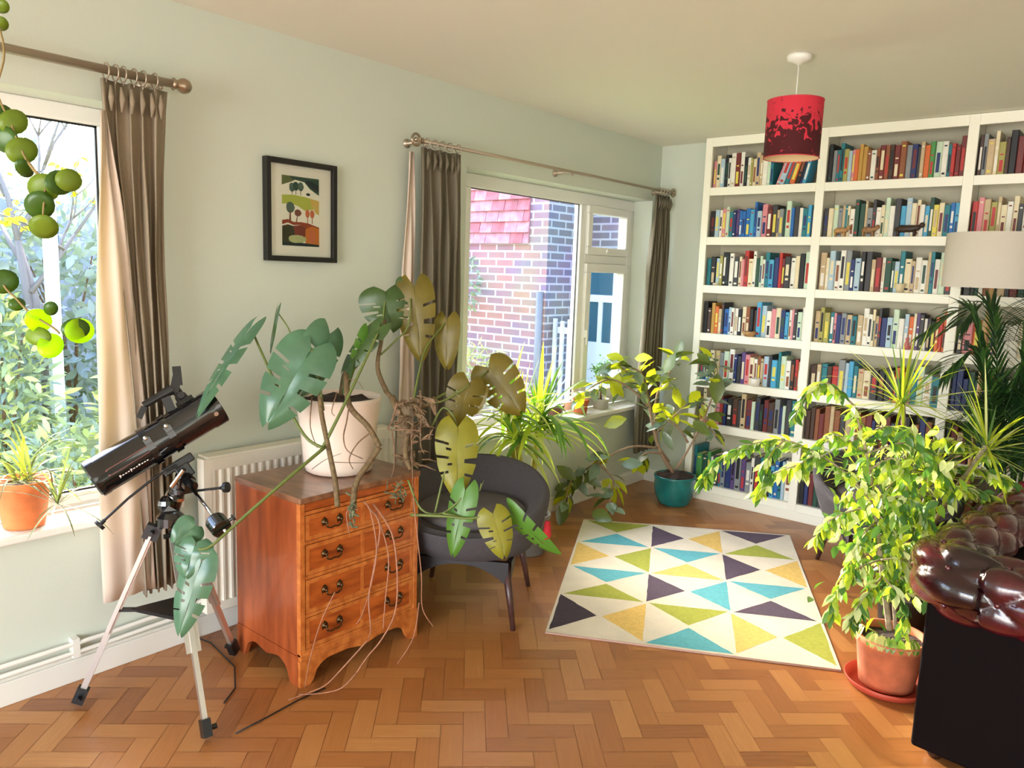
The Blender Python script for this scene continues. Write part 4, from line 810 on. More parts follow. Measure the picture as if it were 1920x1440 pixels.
def roll():
    # path of the roll's centre line along arm, round the corner, along the back, round, along the other arm
    ce = .016; R = .112; zc = .612; pts = []
    pts += [(.90-.8*i/80 if False else .90-(.90-.14)*i/64, ce) for i in range(64)]
    pts += [(.14-.128*math.sin(a), .14-.128*math.cos(a)) for a in [PI/2*i/12 for i in range(13)]]
    pts += [(ce, .14+(1.92-.14)*i/150) for i in range(1, 151)]
    pts += [(.14-.128*math.cos(a), 1.92+.128*math.sin(a)) for a in [PI/2*i/12 for i in range(1, 13)]]
    pts += [(.14+.76*i/40, 2.048) for i in range(1, 41)]
    P = [sp_(u, v, zc) for u, v in pts]; N = len(P); s_ = [0]
    for i in range(1, N): s_.append(s_[-1]+(P[i]-P[i-1]).length)
    NT = 56; vs = []; ds, dth = .115, PI*2/9
    for i in range(N):
        t = (P[min(i+1, N-1)]-P[max(i-1, 0)]).normalized(); out = t.cross(V((0,0,1))).normalized()*-1
        # outward = away from the seat
        ctr = sp_(.5, 1.0, zc); 
        if (P[i]-ctr).dot(out) < 0: out = -out
        for k in range(NT+1):
            th = -1.05*PI*.62+k*(1.62*PI)/NT     # from under the outer side over the top to the inner face
            a = s_[i]/ds; b = th/dth; u_ = (a+b)/2; v_ = (a-b)/2
            puff = (abs(math.sin(PI*u_))*abs(math.sin(PI*v_)))**.45; f = min(1, max(0, (th+1.75)/.5))
            r = R-.022*f+.030*puff*f; edge = 0
            vs.append(P[i]+out*(math.cos(th)*r)+V((0,0,1))*(math.sin(th)*r*1.02))
    M = NT+1; mb = MB(); mb.add(vs, [(i*M+k, i*M+k+1, (i+1)*M+k+1, (i+1)*M+k) for i in range(N-1) for k in range(NT)])
    under(mb.build('rolled_top', OX, smooth=True), so)
    mb = MB()
    for i in range(N):
        pass
    # buttons
    q = 0; S_ = s_[-1]; proto = None
    for ia in range(0, int(S_/ds)+1):
        for ib in range(-2, 4):
            if (ia+ib) % 2: continue
            th = ib*dth; 
            if not (-1.5 < th < 2.9): continue
            sv = ia*ds; j = min(range(N), key=lambda k: abs(s_[k]-sv)); t = (P[min(j+1, N-1)]-P[max(j-1, 0)]).normalized(); out = t.cross(V((0,0,1))).normalized()
            if (P[j]-sp_(.5, 1.0, zc)).dot(out) < 0: out = -out
            pb_ = P[j]+(out*math.cos(th)+V((0,0,1))*math.sin(th))*(R-.018)
            if proto is None: mb.ball((0,0,0), .010, 8); proto = mb.build('button', OX, smooth=True); bt = proto
            else: bt = proto.copy(); COL.objects.link(bt)
            bt.parent = so; bt.location = pb_-so.location
    # inner tufted faces below the roll
    for (u0, v0, u1, v1, nx, ny) in ((.17, .20, .17, 1.88, 1, 0), (.20, .17, .88, .17, 0, 1), (.88, 1.87, .20, 1.87, 0, -1)):
        L = math.hypot(u1-u0, v1-v0); n = int(L/.012); vs = []; mz = 16
        for i in range(n+1):
            for k in range(mz+1):
                z = .40+.16*k/mz; a = L*i/n/ds; b = z/.1; u_ = (a+b)/2; v_ = (a-b)/2; pf_ = (abs(math.sin(PI*u_))*abs(math.sin(PI*v_)))**.45*.03
                vs.append(sp_(u0+(u1-u0)*i/n+nx*pf_, v0+(v1-v0)*i/n+ny*pf_, z))
        mb = MB(); mb.add(vs, [(i*(mz+1)+k, (i+1)*(mz+1)+k, (i+1)*(mz+1)+k+1, i*(mz+1)+k+1) for i in range(n) for k in range(mz)]); under(mb.build('tufted_lining', OX, smooth=True), so)
roll()
# ================================================================ OTHER PLANTS
def foliage_on(mb, paths, n, L, W, droop, spread, seed, up=.3, mats_n=1, t0=.15, tw=None):
    rnd = random.Random(seed); sm = [smooth(p, 4) for p in paths]; ln = [sum((q[i+1]-q[i]).length for i in range(len(q)-1)) for q in sm]; tot = sum(ln)
    for q, l in zip(sm, ln):
        k = max(2, int(n*l/tot))
        for j in range(k):
            t = t0+(1-t0)*(j+rnd.random())/k; f = t*(len(q)-1); i = min(int(f), len(q)-2); p = q[i]+(q[i+1]-q[i])*(f-i); ax_ = (q[i+1]-q[i]).normalized()
            s_ = V((rnd.gauss(0,1), rnd.gauss(0,1), rnd.gauss(0,.7))).normalized(); d = (ax_*.5+s_*spread+V((0,0,-droop))).normalized()
            if tw is not None: mb.tube([p, p+d*tw], .0012, 3); p = p+d*tw
            mb.mi = rnd.randrange(mats_n); mb.leaf(p, d, V((rnd.gauss(0,.6), rnd.gauss(0,.6), 1)), L*rnd.uniform(.65, 1.15), W*rnd.uniform(.75, 1.15), rnd.uniform(.05,.25), rnd.uniform(.05,.35))
def branches(mb, paths, r0, r1):
    for p in paths: q = smooth(p, 4); mb.tube(q, [r0+(r1-r0)*i/(len(q)-1) for i in range(len(q))], 7)
def clay(parent, c, r, h, m, rim=.02, rb=.68, soil=True):
    mb = MB(); mb.lathe([(0,0),(r*rb,0),(r*rb+.003,.004),(r*.9,h-rim-.002),(r*.98,h-rim),(r,h-.003),(r*.98,h),(r*.9,h),(r*.86,h-rim),(0,h-rim)], c, 40); under(mb.build('pot', m, smooth=True), parent)
    if soil:
        mb = MB(); n = 20; rnd = random.Random(int(r*1e4)); vs = [(c[0], c[1], c[2]+h-rim*.5)]+[(c[0]+r*.885*math.cos(2*PI*k/n), c[1]+r*.885*math.sin(2*PI*k/n), c[2]+h-rim+rnd.uniform(0,.008)) for k in range(n)]
        mb.add(vs, [(0, k+1, (k+1)%n+1) for k in range(n)]); under(mb.build('soil', SOIL), parent)
# ---- weeping fig in the terracotta pot beside the sofa
F1 = mat('fig_leaf_green', (122, 158, 62), .3, noise=.15, nscale=30, trans=.42); F2 = mat('fig_leaf_lime', (186, 204, 66), .3, noise=.12, nscale=30, trans=.55); F3 = mat('fig_leaf_dark', (78, 120, 58), .28, noise=.12, nscale=30, trans=.35)
wf = thing('potted_weeping_fig', 'bushy weeping fig in a terracotta pot on a red saucer beside the sofa', 'potted plant', (2.225, -1.80, 0))
fc_ = (2.225, -1.80, .012); clay(wf, fc_, .132, .20, mat('weathered_terracotta', (196, 112, 72), .8, noise=.18, nscale=14), .03, .72)
mb = MB(); mb.lathe([(0,0),(.125,0),(.135,.004),(.15,.03),(.146,.032),(.13,.008),(0,.008)], (2.225, -1.80, .001), 44); under(mb.build('saucer', mat('red_clay_saucer', (176, 66, 44), .5), smooth=True), wf)
FP = [[(2.226,-1.836,0.241),(2.187,-1.856,0.446),(2.134,-1.852,0.702),(2.076,-1.812,0.889),(2.008,-1.797,1.063)],
 [(2.134,-1.852,0.702),(2.043,-1.906,0.816),(1.936,-1.956,0.887),(1.831,-2.009,0.928),(1.717,-2.083,0.899),(1.634,-2.151,0.833),(1.602,-2.194,0.750)], [(1.831,-2.009,0.928),(1.800,-2.074,0.861),(1.790,-2.103,0.751)],
 [(1.936,-1.956,0.887),(1.894,-1.998,0.845),(1.822,-2.066,0.802),(1.785,-2.111,0.730)], [(2.076,-1.812,0.889),(1.983,-1.877,0.955),(1.927,-1.934,0.902),(1.899,-1.974,0.811)], [(2.082,-1.833,0.893),(2.192,-1.733,0.938),(2.276,-1.673,0.882),(2.354,-1.634,0.746)],
 [(2.134,-1.852,0.702),(2.082,-2.000,0.702),(2.027,-2.054,0.661),(2.004,-2.084,0.602)], [(2.177,-1.878,0.512),(2.122,-2.007,0.492),(2.087,-2.051,0.413),(2.081,-2.070,0.336)], [(2.177,-1.878,0.512),(2.251,-1.891,0.536),(2.284,-1.832,0.426)],
 [(2.134,-1.852,0.702),(2.238,-1.858,0.767),(2.318,-1.811,0.664)], [(2.192,-1.877,0.454),(2.176,-2.042,0.417),(2.142,-2.086,0.330)], [(2.008,-1.797,1.063),(1.943,-1.900,1.147),(1.892,-1.947,1.124),(1.858,-1.995,1.023)],
 [(2.097,-1.832,0.834),(2.181,-1.817,0.888),(2.225,-1.803,0.773),(2.224,-1.826,0.655)], [(2.128,-1.831,0.696),(2.154,-1.664,0.773),(2.208,-1.484,0.794),(2.291,-1.367,0.700)],
 [(2.146,-1.879,0.648),(2.136,-1.970,0.627),(2.115,-2.001,0.549),(2.109,-2.021,0.472)], [(2.166,-1.717,0.785),(2.224,-1.470,0.795),(2.321,-1.387,0.810),(2.422,-1.306,0.793),(2.485,-1.261,0.753)], [(2.125,-1.736,0.865),(2.201,-1.406,0.891),(2.301,-1.322,0.895),(2.390,-1.255,0.856)], [(2.205,-1.767,0.699),(2.286,-1.561,0.737),(2.381,-1.480,0.752),(2.448,-1.429,0.724)], [(2.045,-1.788,0.942),(2.111,-1.726,0.986),(2.176,-1.675,0.969),(2.232,-1.643,0.890)], [(2.144,-1.886,0.691),(2.196,-1.853,0.634),(2.223,-1.849,0.537),(2.212,-1.876,0.439)],
 [(2.192,-1.877,0.454),(2.250,-1.914,0.420),(2.289,-1.896,0.345),(2.281,-1.913,0.287)]]
mb = MB(); branches(mb, FP[:1], .012, .004); branches(mb, FP[1:], .004, .0012); branches(mb, [[(2.244,-1.820,0.242),(2.218,-1.830,0.448),(2.217,-1.794,0.646),(2.218,-1.770,0.765)]], .008, .003); under(mb.build('branches', mat('pale_fig_bark', (150, 132, 108), .8, noise=.2, nscale=60), smooth=True), wf)
mb = MB(); foliage_on(mb, FP, 1600, .060, .026, .55, .8, 4, mats_n=4); 
rnd = random.Random(14)
for i in range(560):
    c = V((2.175,-1.771,0.672)); g_ = lambda s: max(-2*s, min(2*s, rnd.gauss(0, s))); p = c+V((g_(.10), g_(.12), g_(.17))); d = V((rnd.gauss(0,.7), rnd.gauss(0,.7), -.8)); mb.mi = rnd.randrange(4); mb.leaf(p, d, (rnd.gauss(0,.6), rnd.gauss(0,.6), 1), .058*rnd.uniform(.7,1.1), .027, .15, .2)
under(mb.build('foliage', [F1, F2, F3, mat('fig_leaf_pale', (204, 212, 150), .3, trans=.3)], smooth=True), wf)
mb = MB()
for i in range(16):
    a = rnd.uniform(-2.6, -.6); p = V((2.225+.05*math.cos(a), -1.80+.05*math.sin(a), .21)); q = p+V((.06*math.cos(a), .06*math.sin(a), .03)); mb.tube([p, q], .0015, 4); mb.mi = i % 2; mb.leaf(q, (math.cos(a), math.sin(a), -1.1), (math.cos(a), math.sin(a), .6), .055, .03, .1, .3)
under(mb.build('low_shoots', [F1, mat('fading_leaf', (196, 190, 110), .6, trans=.3)], smooth=True), wf)
# ---- dragon tree with thin bright leaves behind the sofa
D1 = mat('dragon_leaf_lime', (176, 190, 60), .35, noise=.12, nscale=20, trans=.45); D2 = mat('dragon_leaf_pale', (206, 210, 150), .35, trans=.3); D3 = mat('dragon_leaf_green', (84, 118, 60), .35, trans=.25)
dt = thing('potted_dragon_tree', 'spiky dragon tree with thin yellow-green leaves behind the weeping fig', 'potted plant', (2.16, -1.30, 0))
clay(dt, (2.16, -1.30, .001), .12, .2, mat('dark_plant_pot', (60, 56, 54), .6), .02, .75)
CR = [V((2.077,-1.350,1.041)), V((2.429,-1.473,0.923)), V((2.227,-1.412,0.740)), V((1.987,-1.479,0.750))]
CR[1] = V((2.409,-1.425,0.918))
mb = MB()
for c in CR: mb.tube(smooth([(2.16, -1.30, .19), (2.16+(c.x-2.16)*.3, -1.30+(c.y+1.30)*.3, .19+(c.z-.19)*.45), (c.x, c.y, c.z)]), .010, 8)
under(mb.build('stems', mat('ringed_grey_stem', (128, 116, 92), .8, noise=.25, nscale=80), smooth=True), dt)
mb = MB(); rnd = random.Random(31)
for ci, (c, n, LL) in enumerate(zip(CR, (58, 44, 44, 36), (.32, .34, .28, .26))):
    for i in range(n):
        a = rnd.uniform(0, 2*PI); el = rnd.uniform(-.5, 1.4); d = V((math.cos(a)*math.cos(el), math.sin(a)*math.cos(el), math.sin(el))); mb.mi = rnd.choice((0,0,1,2)); mb.strap(c+V((0,0,rnd.uniform(-.04,.01))), d, LL*rnd.uniform(.6,1.15), .010, rnd.uniform(.1,.7), 6)
under(mb.build('foliage', [D1, D2, D3], smooth=True), dt)
# ---- dark palm at the right edge
PG = mat('palm_leaf_dark', (36, 68, 34), .4, noise=.15, nscale=20, trans=.15); PG2 = mat('palm_leaf_mid', (66, 104, 48), .4, trans=.25)
pm = thing('potted_palm', 'dark green feathery palm at the right edge in front of the bookcase', 'potted plant', (2.44, -.62, 0))
clay(pm, (2.44, -.62, .001), .115, .24, mat('brown_plant_pot', (92, 66, 50), .6), .02, .75)
pb = V((2.44, -.62, .25)); mb = MB(); ml = MB(); rnd = random.Random(12)
ends = [(2.032,-0.745,1.308),(2.116,-0.538,1.339),(2.125,-0.834,1.124),(2.230,-0.920,0.898),(2.313,-0.257,1.263),(2.388,-0.435,1.380),(2.372,-0.792,0.952),(2.520,-0.493,1.191),(2.319,-1.000,0.778),(2.518,-0.807,0.928),(2.388,-0.622,1.086),(2.490,-0.857,0.786),(2.279,-0.737,0.957)]
for e_ in ends:
    e_ = V(e_); top = pb+(e_-pb)*.62; top.z = max(top.z, pb.z+(e_.z-pb.z)*1.02+.08); q = smooth([pb, pb+(top-pb)*.55+V((0,0,.06)), top, e_], 8); mb.tube(q, [.006-.005*i/(len(q)-1) for i in range(len(q))], 6)
    for i in range(int(len(q)*.36), len(q)):
        t = (q[i]-q[i-1]).normalized(); sd2 = t.cross(V((0,0,1))).normalized()
        for h_ in (0, .5):
            pp = q[i-1]+(q[i]-q[i-1])*h_
            for s_ in (-1, 1): ml.mi = rnd.randrange(2) if rnd.random() < .5 else 0; ml.strap(pp, (sd2*s_*.8+t*.7+V((0,0,.15))), rnd.uniform(.13,.21), .013, .8, 4)
under(mb.build('fronds', PG2, smooth=True), pm); under(ml.build('leaflets', [PG, PG2], smooth=True), pm)
# ---- dracaena behind the first armchair
Y1 = mat('dracaena_leaf_lime', (186, 204, 70), .35, noise=.12, nscale=20, trans=.45); Y2 = mat('dracaena_leaf_green', (96, 142, 58), .35, noise=.12, nscale=20, trans=.35); Y3 = mat('dracaena_leaf_pale', (196, 208, 130), .35, trans=.35)
dr = thing('potted_dracaena', 'arching long-leaved dracaena behind the armchair, under the brick-view window', 'potted plant', (.34, -1.66, 0))
clay(dr, (.34, -1.66, .001), .125, .22, mat('grey_plant_pot', (110, 106, 100), .6), .02, .75)
tops = [V((0.350,-1.802,0.679)), V((0.372,-1.643,0.733)), V((0.265,-1.786,0.793))]
mb = MB()
for c in tops: mb.tube(smooth([(.34, -1.66, .21), (.34+(c.x-.34)*.4, -1.66+(c.y+1.66)*.4, .36), c]), .016, 10)
under(mb.build('stems', mat('yellow_green_cane', (176, 170, 74), .6, noise=.2, nscale=50), smooth=True), dr)
mb = MB(); rnd = random.Random(77)
for c, n, up in zip(tops, (52, 58, 40), (.25, .5, .6)):
    for i in range(n):
        a = rnd.uniform(0, 2*PI); el = rnd.uniform(-.35, 1.45); d = V((math.cos(a)*math.cos(el), math.sin(a)*math.cos(el), math.sin(el)))
        if d.x < 0: d.x *= .45
        L_ = rnd.uniform(.28,.46)*(1 if d.x > 0 else .7); mb.mi = rnd.choice((0,1,1,2)); mb.strap(c+V((0,0,rnd.uniform(-.05,.02))), d, L_, .030, rnd.uniform(.5,1.9) if el < 1.1 else .25, 8)
for e_ in ((0.791,-1.731,0.509), (0.734,-1.869,0.375), (0.677,-1.856,0.345), (0.709,-1.557,0.745), (0.732,-1.732,0.414)):
    c = tops[1]; e_ = V(e_); d = (e_-c); d.z = abs(d.length)*.35; mb.mi = 1; mb.strap(c, d, .5, .032, 2.2, 10)
under(mb.build('foliage', [Y1, Y2, Y3], smooth=True), dr)
# ---- rubber plant in the teal pot
RU1 = mat('rubber_leaf_lime', (190, 196, 48), .3, noise=.1, nscale=10, trans=.5); RU2 = mat('rubber_leaf_green', (92, 106, 46), .28, noise=.15, nscale=10, trans=.22); RU3 = mat('rubber_leaf_silvery', (122, 142, 118), .25, noise=.12, nscale=10, trans=.1)
rp = thing('potted_rubber_plant', 'sprawling rubber plant in a glazed teal pot in the corner by the bookcase', 'potted plant', (.475, -.235, 0))
tc_ = (.475, -.235, .001); mb = MB(); mb.lathe([(0,0),(.095,0),(.108,.012),(.132,.07),(.140,.13),(.137,.175),(.143,.19),(.141,.20),(.130,.20),(.126,.18),(0,.178)], tc_, 48); under(mb.build('pot', mat('teal_glaze', (18, 118, 118), .25, coat=.5, noise=.25, nscale=7), smooth=True), rp)
mb = MB(); n = 20; vs = [(tc_[0]+.03, tc_[1], .235)]+[(tc_[0]+.127*math.cos(2*PI*k/n), tc_[1]+.127*math.sin(2*PI*k/n), .185+.01*(k%3)) for k in range(n)]; mb.add(vs, [(0, k+1, (k+1)%n+1) for k in range(n)]); under(mb.build('soil', SOIL), rp)
RPp = [[(0.512,-0.343,0.246),(0.454,-0.451,0.416),(0.377,-0.466,0.673),(0.318,-0.477,0.879),(0.258,-0.518,0.929)], [(0.377,-0.466,0.673),(0.316,-0.563,0.781),(0.200,-0.645,0.855),(0.112,-0.726,0.817),(0.050,-0.793,0.735)], [(0.454,-0.451,0.416),(0.357,-0.659,0.438),(0.211,-0.801,0.330),(0.104,-0.908,0.233),(0.167,-1.073,0.122)],
 [(0.211,-0.801,0.330),(0.329,-0.786,0.238),(0.401,-0.947,0.113)], [(0.494,-0.370,0.320),(0.427,-0.461,0.484),(0.502,-0.373,0.620),(0.567,-0.302,0.709)], [(0.536,-0.345,0.269),(0.640,-0.352,0.469),(0.684,-0.283,0.643),(0.716,-0.211,0.885),(0.688,-0.211,1.004)], [(0.404,-0.428,0.548),(0.380,-0.383,0.754),(0.426,-0.319,0.896),(0.446,-0.278,1.020)], [(0.684,-0.283,0.643),(0.713,-0.272,0.575),(0.761,-0.244,0.508)],
 [(0.324,-0.482,0.827),(0.205,-0.562,0.926),(0.158,-0.592,0.976)], [(0.471,-0.443,0.382),(0.416,-0.554,0.390),(0.384,-0.593,0.320)], [(0.619,-0.370,0.468),(0.554,-0.405,0.568),(0.497,-0.447,0.600)]]
mb = MB(); branches(mb, RPp[:1], .014, .006); branches(mb, RPp[1:], .008, .0035); under(mb.build('branches', mat('grey_brown_branch', (150, 124, 100), .8, noise=.2, nscale=60), smooth=True), rp)
mb = MB(); foliage_on(mb, RPp, 205, .13, .066, .12, .9, 9, mats_n=3, t0=.35, tw=.02)
rnd = random.Random(6)
for (e_, dd, m_, L_) in (((0.733,-0.254,0.925), (.2,-.3,-1), 1, .20), ((0.348,-0.697,0.626), (-1,-.3,-.4), 0, .17), ((0.238,-0.589,0.984), (-.8,-.2,.2), 0, .13), ((0.290,-0.544,0.997), (.8,-.1,.15), 0, .13), ((0.222,-0.619,0.897), (-.1,-.2,-1), 0, .16), ((0.092,-0.816,0.777), (-.4,-.2,-1), 0, .13), ((0.447,-0.430,0.907), (.4,.1,.9), 2, .15),
   ((0.471,-0.324,1.015), (.3,0,1), 2, .12), ((0.460,-0.657,0.345), (-1,-.3,-.1), 2, .15), ((0.686,-0.281,0.991), (-1,.2,.6), 1, .12), ((0.652,-0.381,0.615), (.9,-.4,-.3), 1, .16), ((0.196,-1.113,0.137), (.1,-.5,-.9), 1, .16), ((0.356,-1.054,0.093), (1,-.3,.02), 1, .17), ((0.203,-1.019,0.256), (-.6,-.4,.5), 1, .15)):
    mb.mi = m_; mb.leaf(e_, dd, (.5,-.8,.5), L_, L_*.52, .1, .15)
under(mb.build('foliage', [RU1, RU2, RU3], smooth=True), rp)
# ---- spider plant on the left sill
sp = thing('potted_spider_plant', 'spider plant in an orange terracotta pot on the left window sill', 'potted plant', (-.05, -3.975, .60))
clay(sp, (-.05, -3.975, .6005), .092, .165, TERRAO, .028, .66)
SPm = [mat('spider_leaf_grey_green', (132, 146, 92), .5, trans=.3), mat('spider_leaf_yellow', (206, 206, 74), .5, trans=.4), mat('spider_leaf_olive', (96, 106, 56), .5, trans=.2)]
mb = MB(); rnd = random.Random(41); c = V((-.05, -3.975, .755))
for i in range(34):
    a = rnd.uniform(0, 2*PI); el = rnd.uniform(.15, 1.3); d = V((math.cos(a)*math.cos(el)*.7+.1, math.sin(a)*math.cos(el), math.sin(el))); mb.mi = rnd.choice((0,0,1,2)); mb.strap(c+V((rnd.uniform(-.02,.02), rnd.uniform(-.03,.03), 0)), d, rnd.uniform(.16,.28), .009, rnd.uniform(.9,2.2), 8)
for pts in ([(-0.015,-3.927,0.853),(0.083,-3.905,0.812),(0.191,-3.901,0.705),(0.257,-3.895,0.656)], [(-0.059,-3.937,0.856),(0.065,-3.925,0.784),(0.095,-3.914,0.714),(0.125,-3.893,0.689)]): pass
mb.mi = 2
st = V((0.052,-3.931,0.814)); pl2 = V((0.115,-3.925,0.703))
mb.tube(smooth([c, st, V((0.098,-3.930,0.755)), pl2]), .002, 5)
for i in range(26):
    a = rnd.uniform(0, 2*PI); el = rnd.uniform(-.2, 1.2); d = V((math.cos(a)*math.cos(el), math.sin(a)*math.cos(el), math.sin(el))); mb.mi = rnd.choice((0,2)); mb.strap(pl2, d, rnd.uniform(.10,.27), .007, rnd.uniform(.3,1.4), 7)
under(mb.build('foliage', SPm, smooth=True), sp)
# ---- small pots on the other sill
s1 = thing('small_potted_plant', 'tiny terracotta pot with a young plant on the brick-view window sill', 'potted plant', (-.035, -.665, .60)); clay(s1, (-.035, -.665, .6005), .058, .095, TERRA, .02, .7)
mb = MB(); rnd = random.Random(8)
for i in range(10): a = rnd.uniform(0,2*PI); mb.leaf((-.035,-.665,.69), (math.cos(a), math.sin(a), .8), (0,0,1), .07, .035, .1, .3)
under(mb.build('foliage', [RU1], smooth=True), s1)
s2 = thing('small_potted_plant', 'brown potted succulent on the window sill left of the tiny terracotta pot', 'potted plant', (-.07, -.90, .60)); clay(s2, (-.07, -.90, .6005), .06, .08, mat('brown_glazed_pot', (110, 78, 56), .5), .018, .75)
mb = MB()
for i in range(22): a = rnd.uniform(0,2*PI); mb.leaf((-.07,-.90,.675), (math.cos(a), math.sin(a), rnd.uniform(.2,1.5)), (0,0,1), .07, .025, .1, .2)
under(mb.build('foliage', [Y2], smooth=True), s2)
s3 = thing('bonsai', 'little green bonsai-like tree on the sill at the right of the brick-view window', 'potted plant', (-.06, -.38, .60)); clay(s3, (-.06, -.38, .6005), .06, .07, mat('pale_stoneware', (190, 184, 176), .5), .016, .8)
mb = MB(); mb.tube([(-.06,-.38,.66), (-.055,-.40,.74), (-.06,-.37,.80), (-.06,-.38,.88)], [.008,.006,.005,.003], 7); mb.tube([(-.055,-.40,.75), (-.05,-.46,.84)], [.004,.002], 6); mb.tube([(-.06,-.37,.80), (-.06,-.30,.86)], [.004,.002], 6); under(mb.build('trunk', BARK, smooth=True), s3)
mb = MB()
for i in range(330):
    c = rnd.choice(((-.06,-.38,.90),(-.05,-.46,.875),(-.06,-.30,.88),(-.06,-.40,.86))); p = V(c)+V((rnd.gauss(0,.022), rnd.gauss(0,.035), rnd.gauss(0,.024))); mb.leaf(p, (rnd.gauss(0,1), rnd.gauss(0,1), rnd.gauss(.3,.6)), (0,0,1), .022, .012)
under(mb.build('foliage', mat('bonsai_green', (84, 134, 56), .5, trans=.3), smooth=True), s3)
# ---- hanging vine near the camera at the upper left
hv = thing('hanging_vine', 'trailing vine with round fleshy leaves hanging at the upper left before the window', 'hanging plant', (1.45, -4.62, 2.44))
V1 = mat('vine_leaf_dark', (62, 96, 24), .35, noise=.15, nscale=30, trans=.2); V2 = mat('vine_leaf_olive', (124, 146, 44), .4, noise=.12, nscale=30, trans=.45); V3 = mat('vine_leaf_lime', (176, 214, 22), .35, noise=.06, nscale=30, trans=.55)
def round_leaf(mb, c, r, mi, asp=1.25, ang=0, tilt=.3):
    c = V(c); view = (V((2.865,-4.875,1.521))-c).normalized(); r_ = view.cross(V((0,0,1))).normalized()*-1; u = r_.cross(view)*1
    if u.z < 0: u = -u
    d = r_*math.cos(ang)+u*math.sin(ang); e = view.cross(d); tilt = (int(r*1e6) % 7-3)*.25; d = (d+view*tilt).normalized(); n = 16; vs = [c+view*.002]
    for ring, k_ in ((.55, .0015), (1, 0)):
        for k in range(n): a = 2*PI*k/n; vs.append(c+(d*math.cos(a)*asp+e*math.sin(a))*(r*ring)-view*(.004*ring*ring))
    mb.mi = mi; fs = [(0, k+1, (k+1)%n+1) for k in range(n)]+[(k+1, n+k+1, n+(k+1)%n+1, (k+1)%n+1) for k in range(n)]; mb.add(vs, fs)
DV = 1.12; VL = [((1.556,-4.455,1.713),0.0169,1,1.2,.6), ((1.541,-4.465,1.725),0.0127,0,1.2,0), ((1.551,-4.465,1.687),0.0192,0,1.1,.2), ((1.570,-4.451,1.672),0.0183,1,1.2,.5), ((1.577,-4.451,1.647),0.0112,0,1.5,-.9), ((1.618,-4.420,1.628),0.0175,0,1.3,.3), ((1.628,-4.411,1.632),0.0162,1,1.1,.1), ((1.602,-4.435,1.620),0.0202,1,1.15,.5), ((1.600,-4.441,1.595),0.0195,0,1.15,1.2), ((1.608,-4.440,1.564),0.0192,1,1.1,1.4), ((1.573,-4.485,1.483),0.0173,0,1.15,.3), ((1.591,-4.475,1.451),0.0092,0,1.2,.2), ((1.631,-4.444,1.447),0.0090,0,1.25,1.4), ((1.618,-4.457,1.429),0.0168,2,1.3,-.5), ((1.621,-4.459,1.406),0.0136,1,1.5,-.15), ((1.636,-4.449,1.393),0.0165,2,1.25,1.1), ((1.666,-4.420,1.416),0.0182,2,1.3,.1), ((1.665,-4.425,1.419),0.0148,0,1.3,.1), ((1.524,-4.451,1.879),0.0094,1,1.3,.8), ((1.526,-4.454,1.854),0.0094,1,1.3,1.2)]
mb = MB()
for (c, r, mi, asp, ang) in VL: round_leaf(mb, c, r, mi, asp, ang)
o = under(mb.build('foliage', [V1, V2, V3], smooth=True), hv); solid(o, .0018)
mb = MB()
top = V((1.45, -4.62, 2.44))
for p in ([(1.480,-4.478,1.932),(1.518,-4.459,1.864),(1.535,-4.455,1.811),(1.533,-4.466,1.757),(1.554,-4.458,1.712),(1.578,-4.448,1.659),(1.603,-4.433,1.625)], [(1.480,-4.478,1.932),(1.521,-4.481,1.733),(1.545,-4.489,1.580),(1.568,-4.487,1.489),(1.590,-4.475,1.459),(1.610,-4.462,1.437),(1.636,-4.444,1.419),(1.644,-4.439,1.411)], [(1.578,-4.448,1.659),(1.609,-4.429,1.622),(1.617,-4.420,1.630)], [(1.603,-4.433,1.625),(1.605,-4.438,1.591),(1.607,-4.441,1.564)]): mb.tube(smooth(p), .0016, 6)
mb.tube(smooth([top, V((1.462,-4.478,2.008)), V((1.480,-4.478,1.932))]), .002, 6)
under(mb.build('stems', mat('vine_stem', (132, 110, 62), .6), smooth=True), hv)
mb = MB(); mb.tube([(1.45,-4.62,2.4495), (1.45,-4.62,2.42)], .004, 8); under(mb.build('ceiling_hook', STEEL), hv)
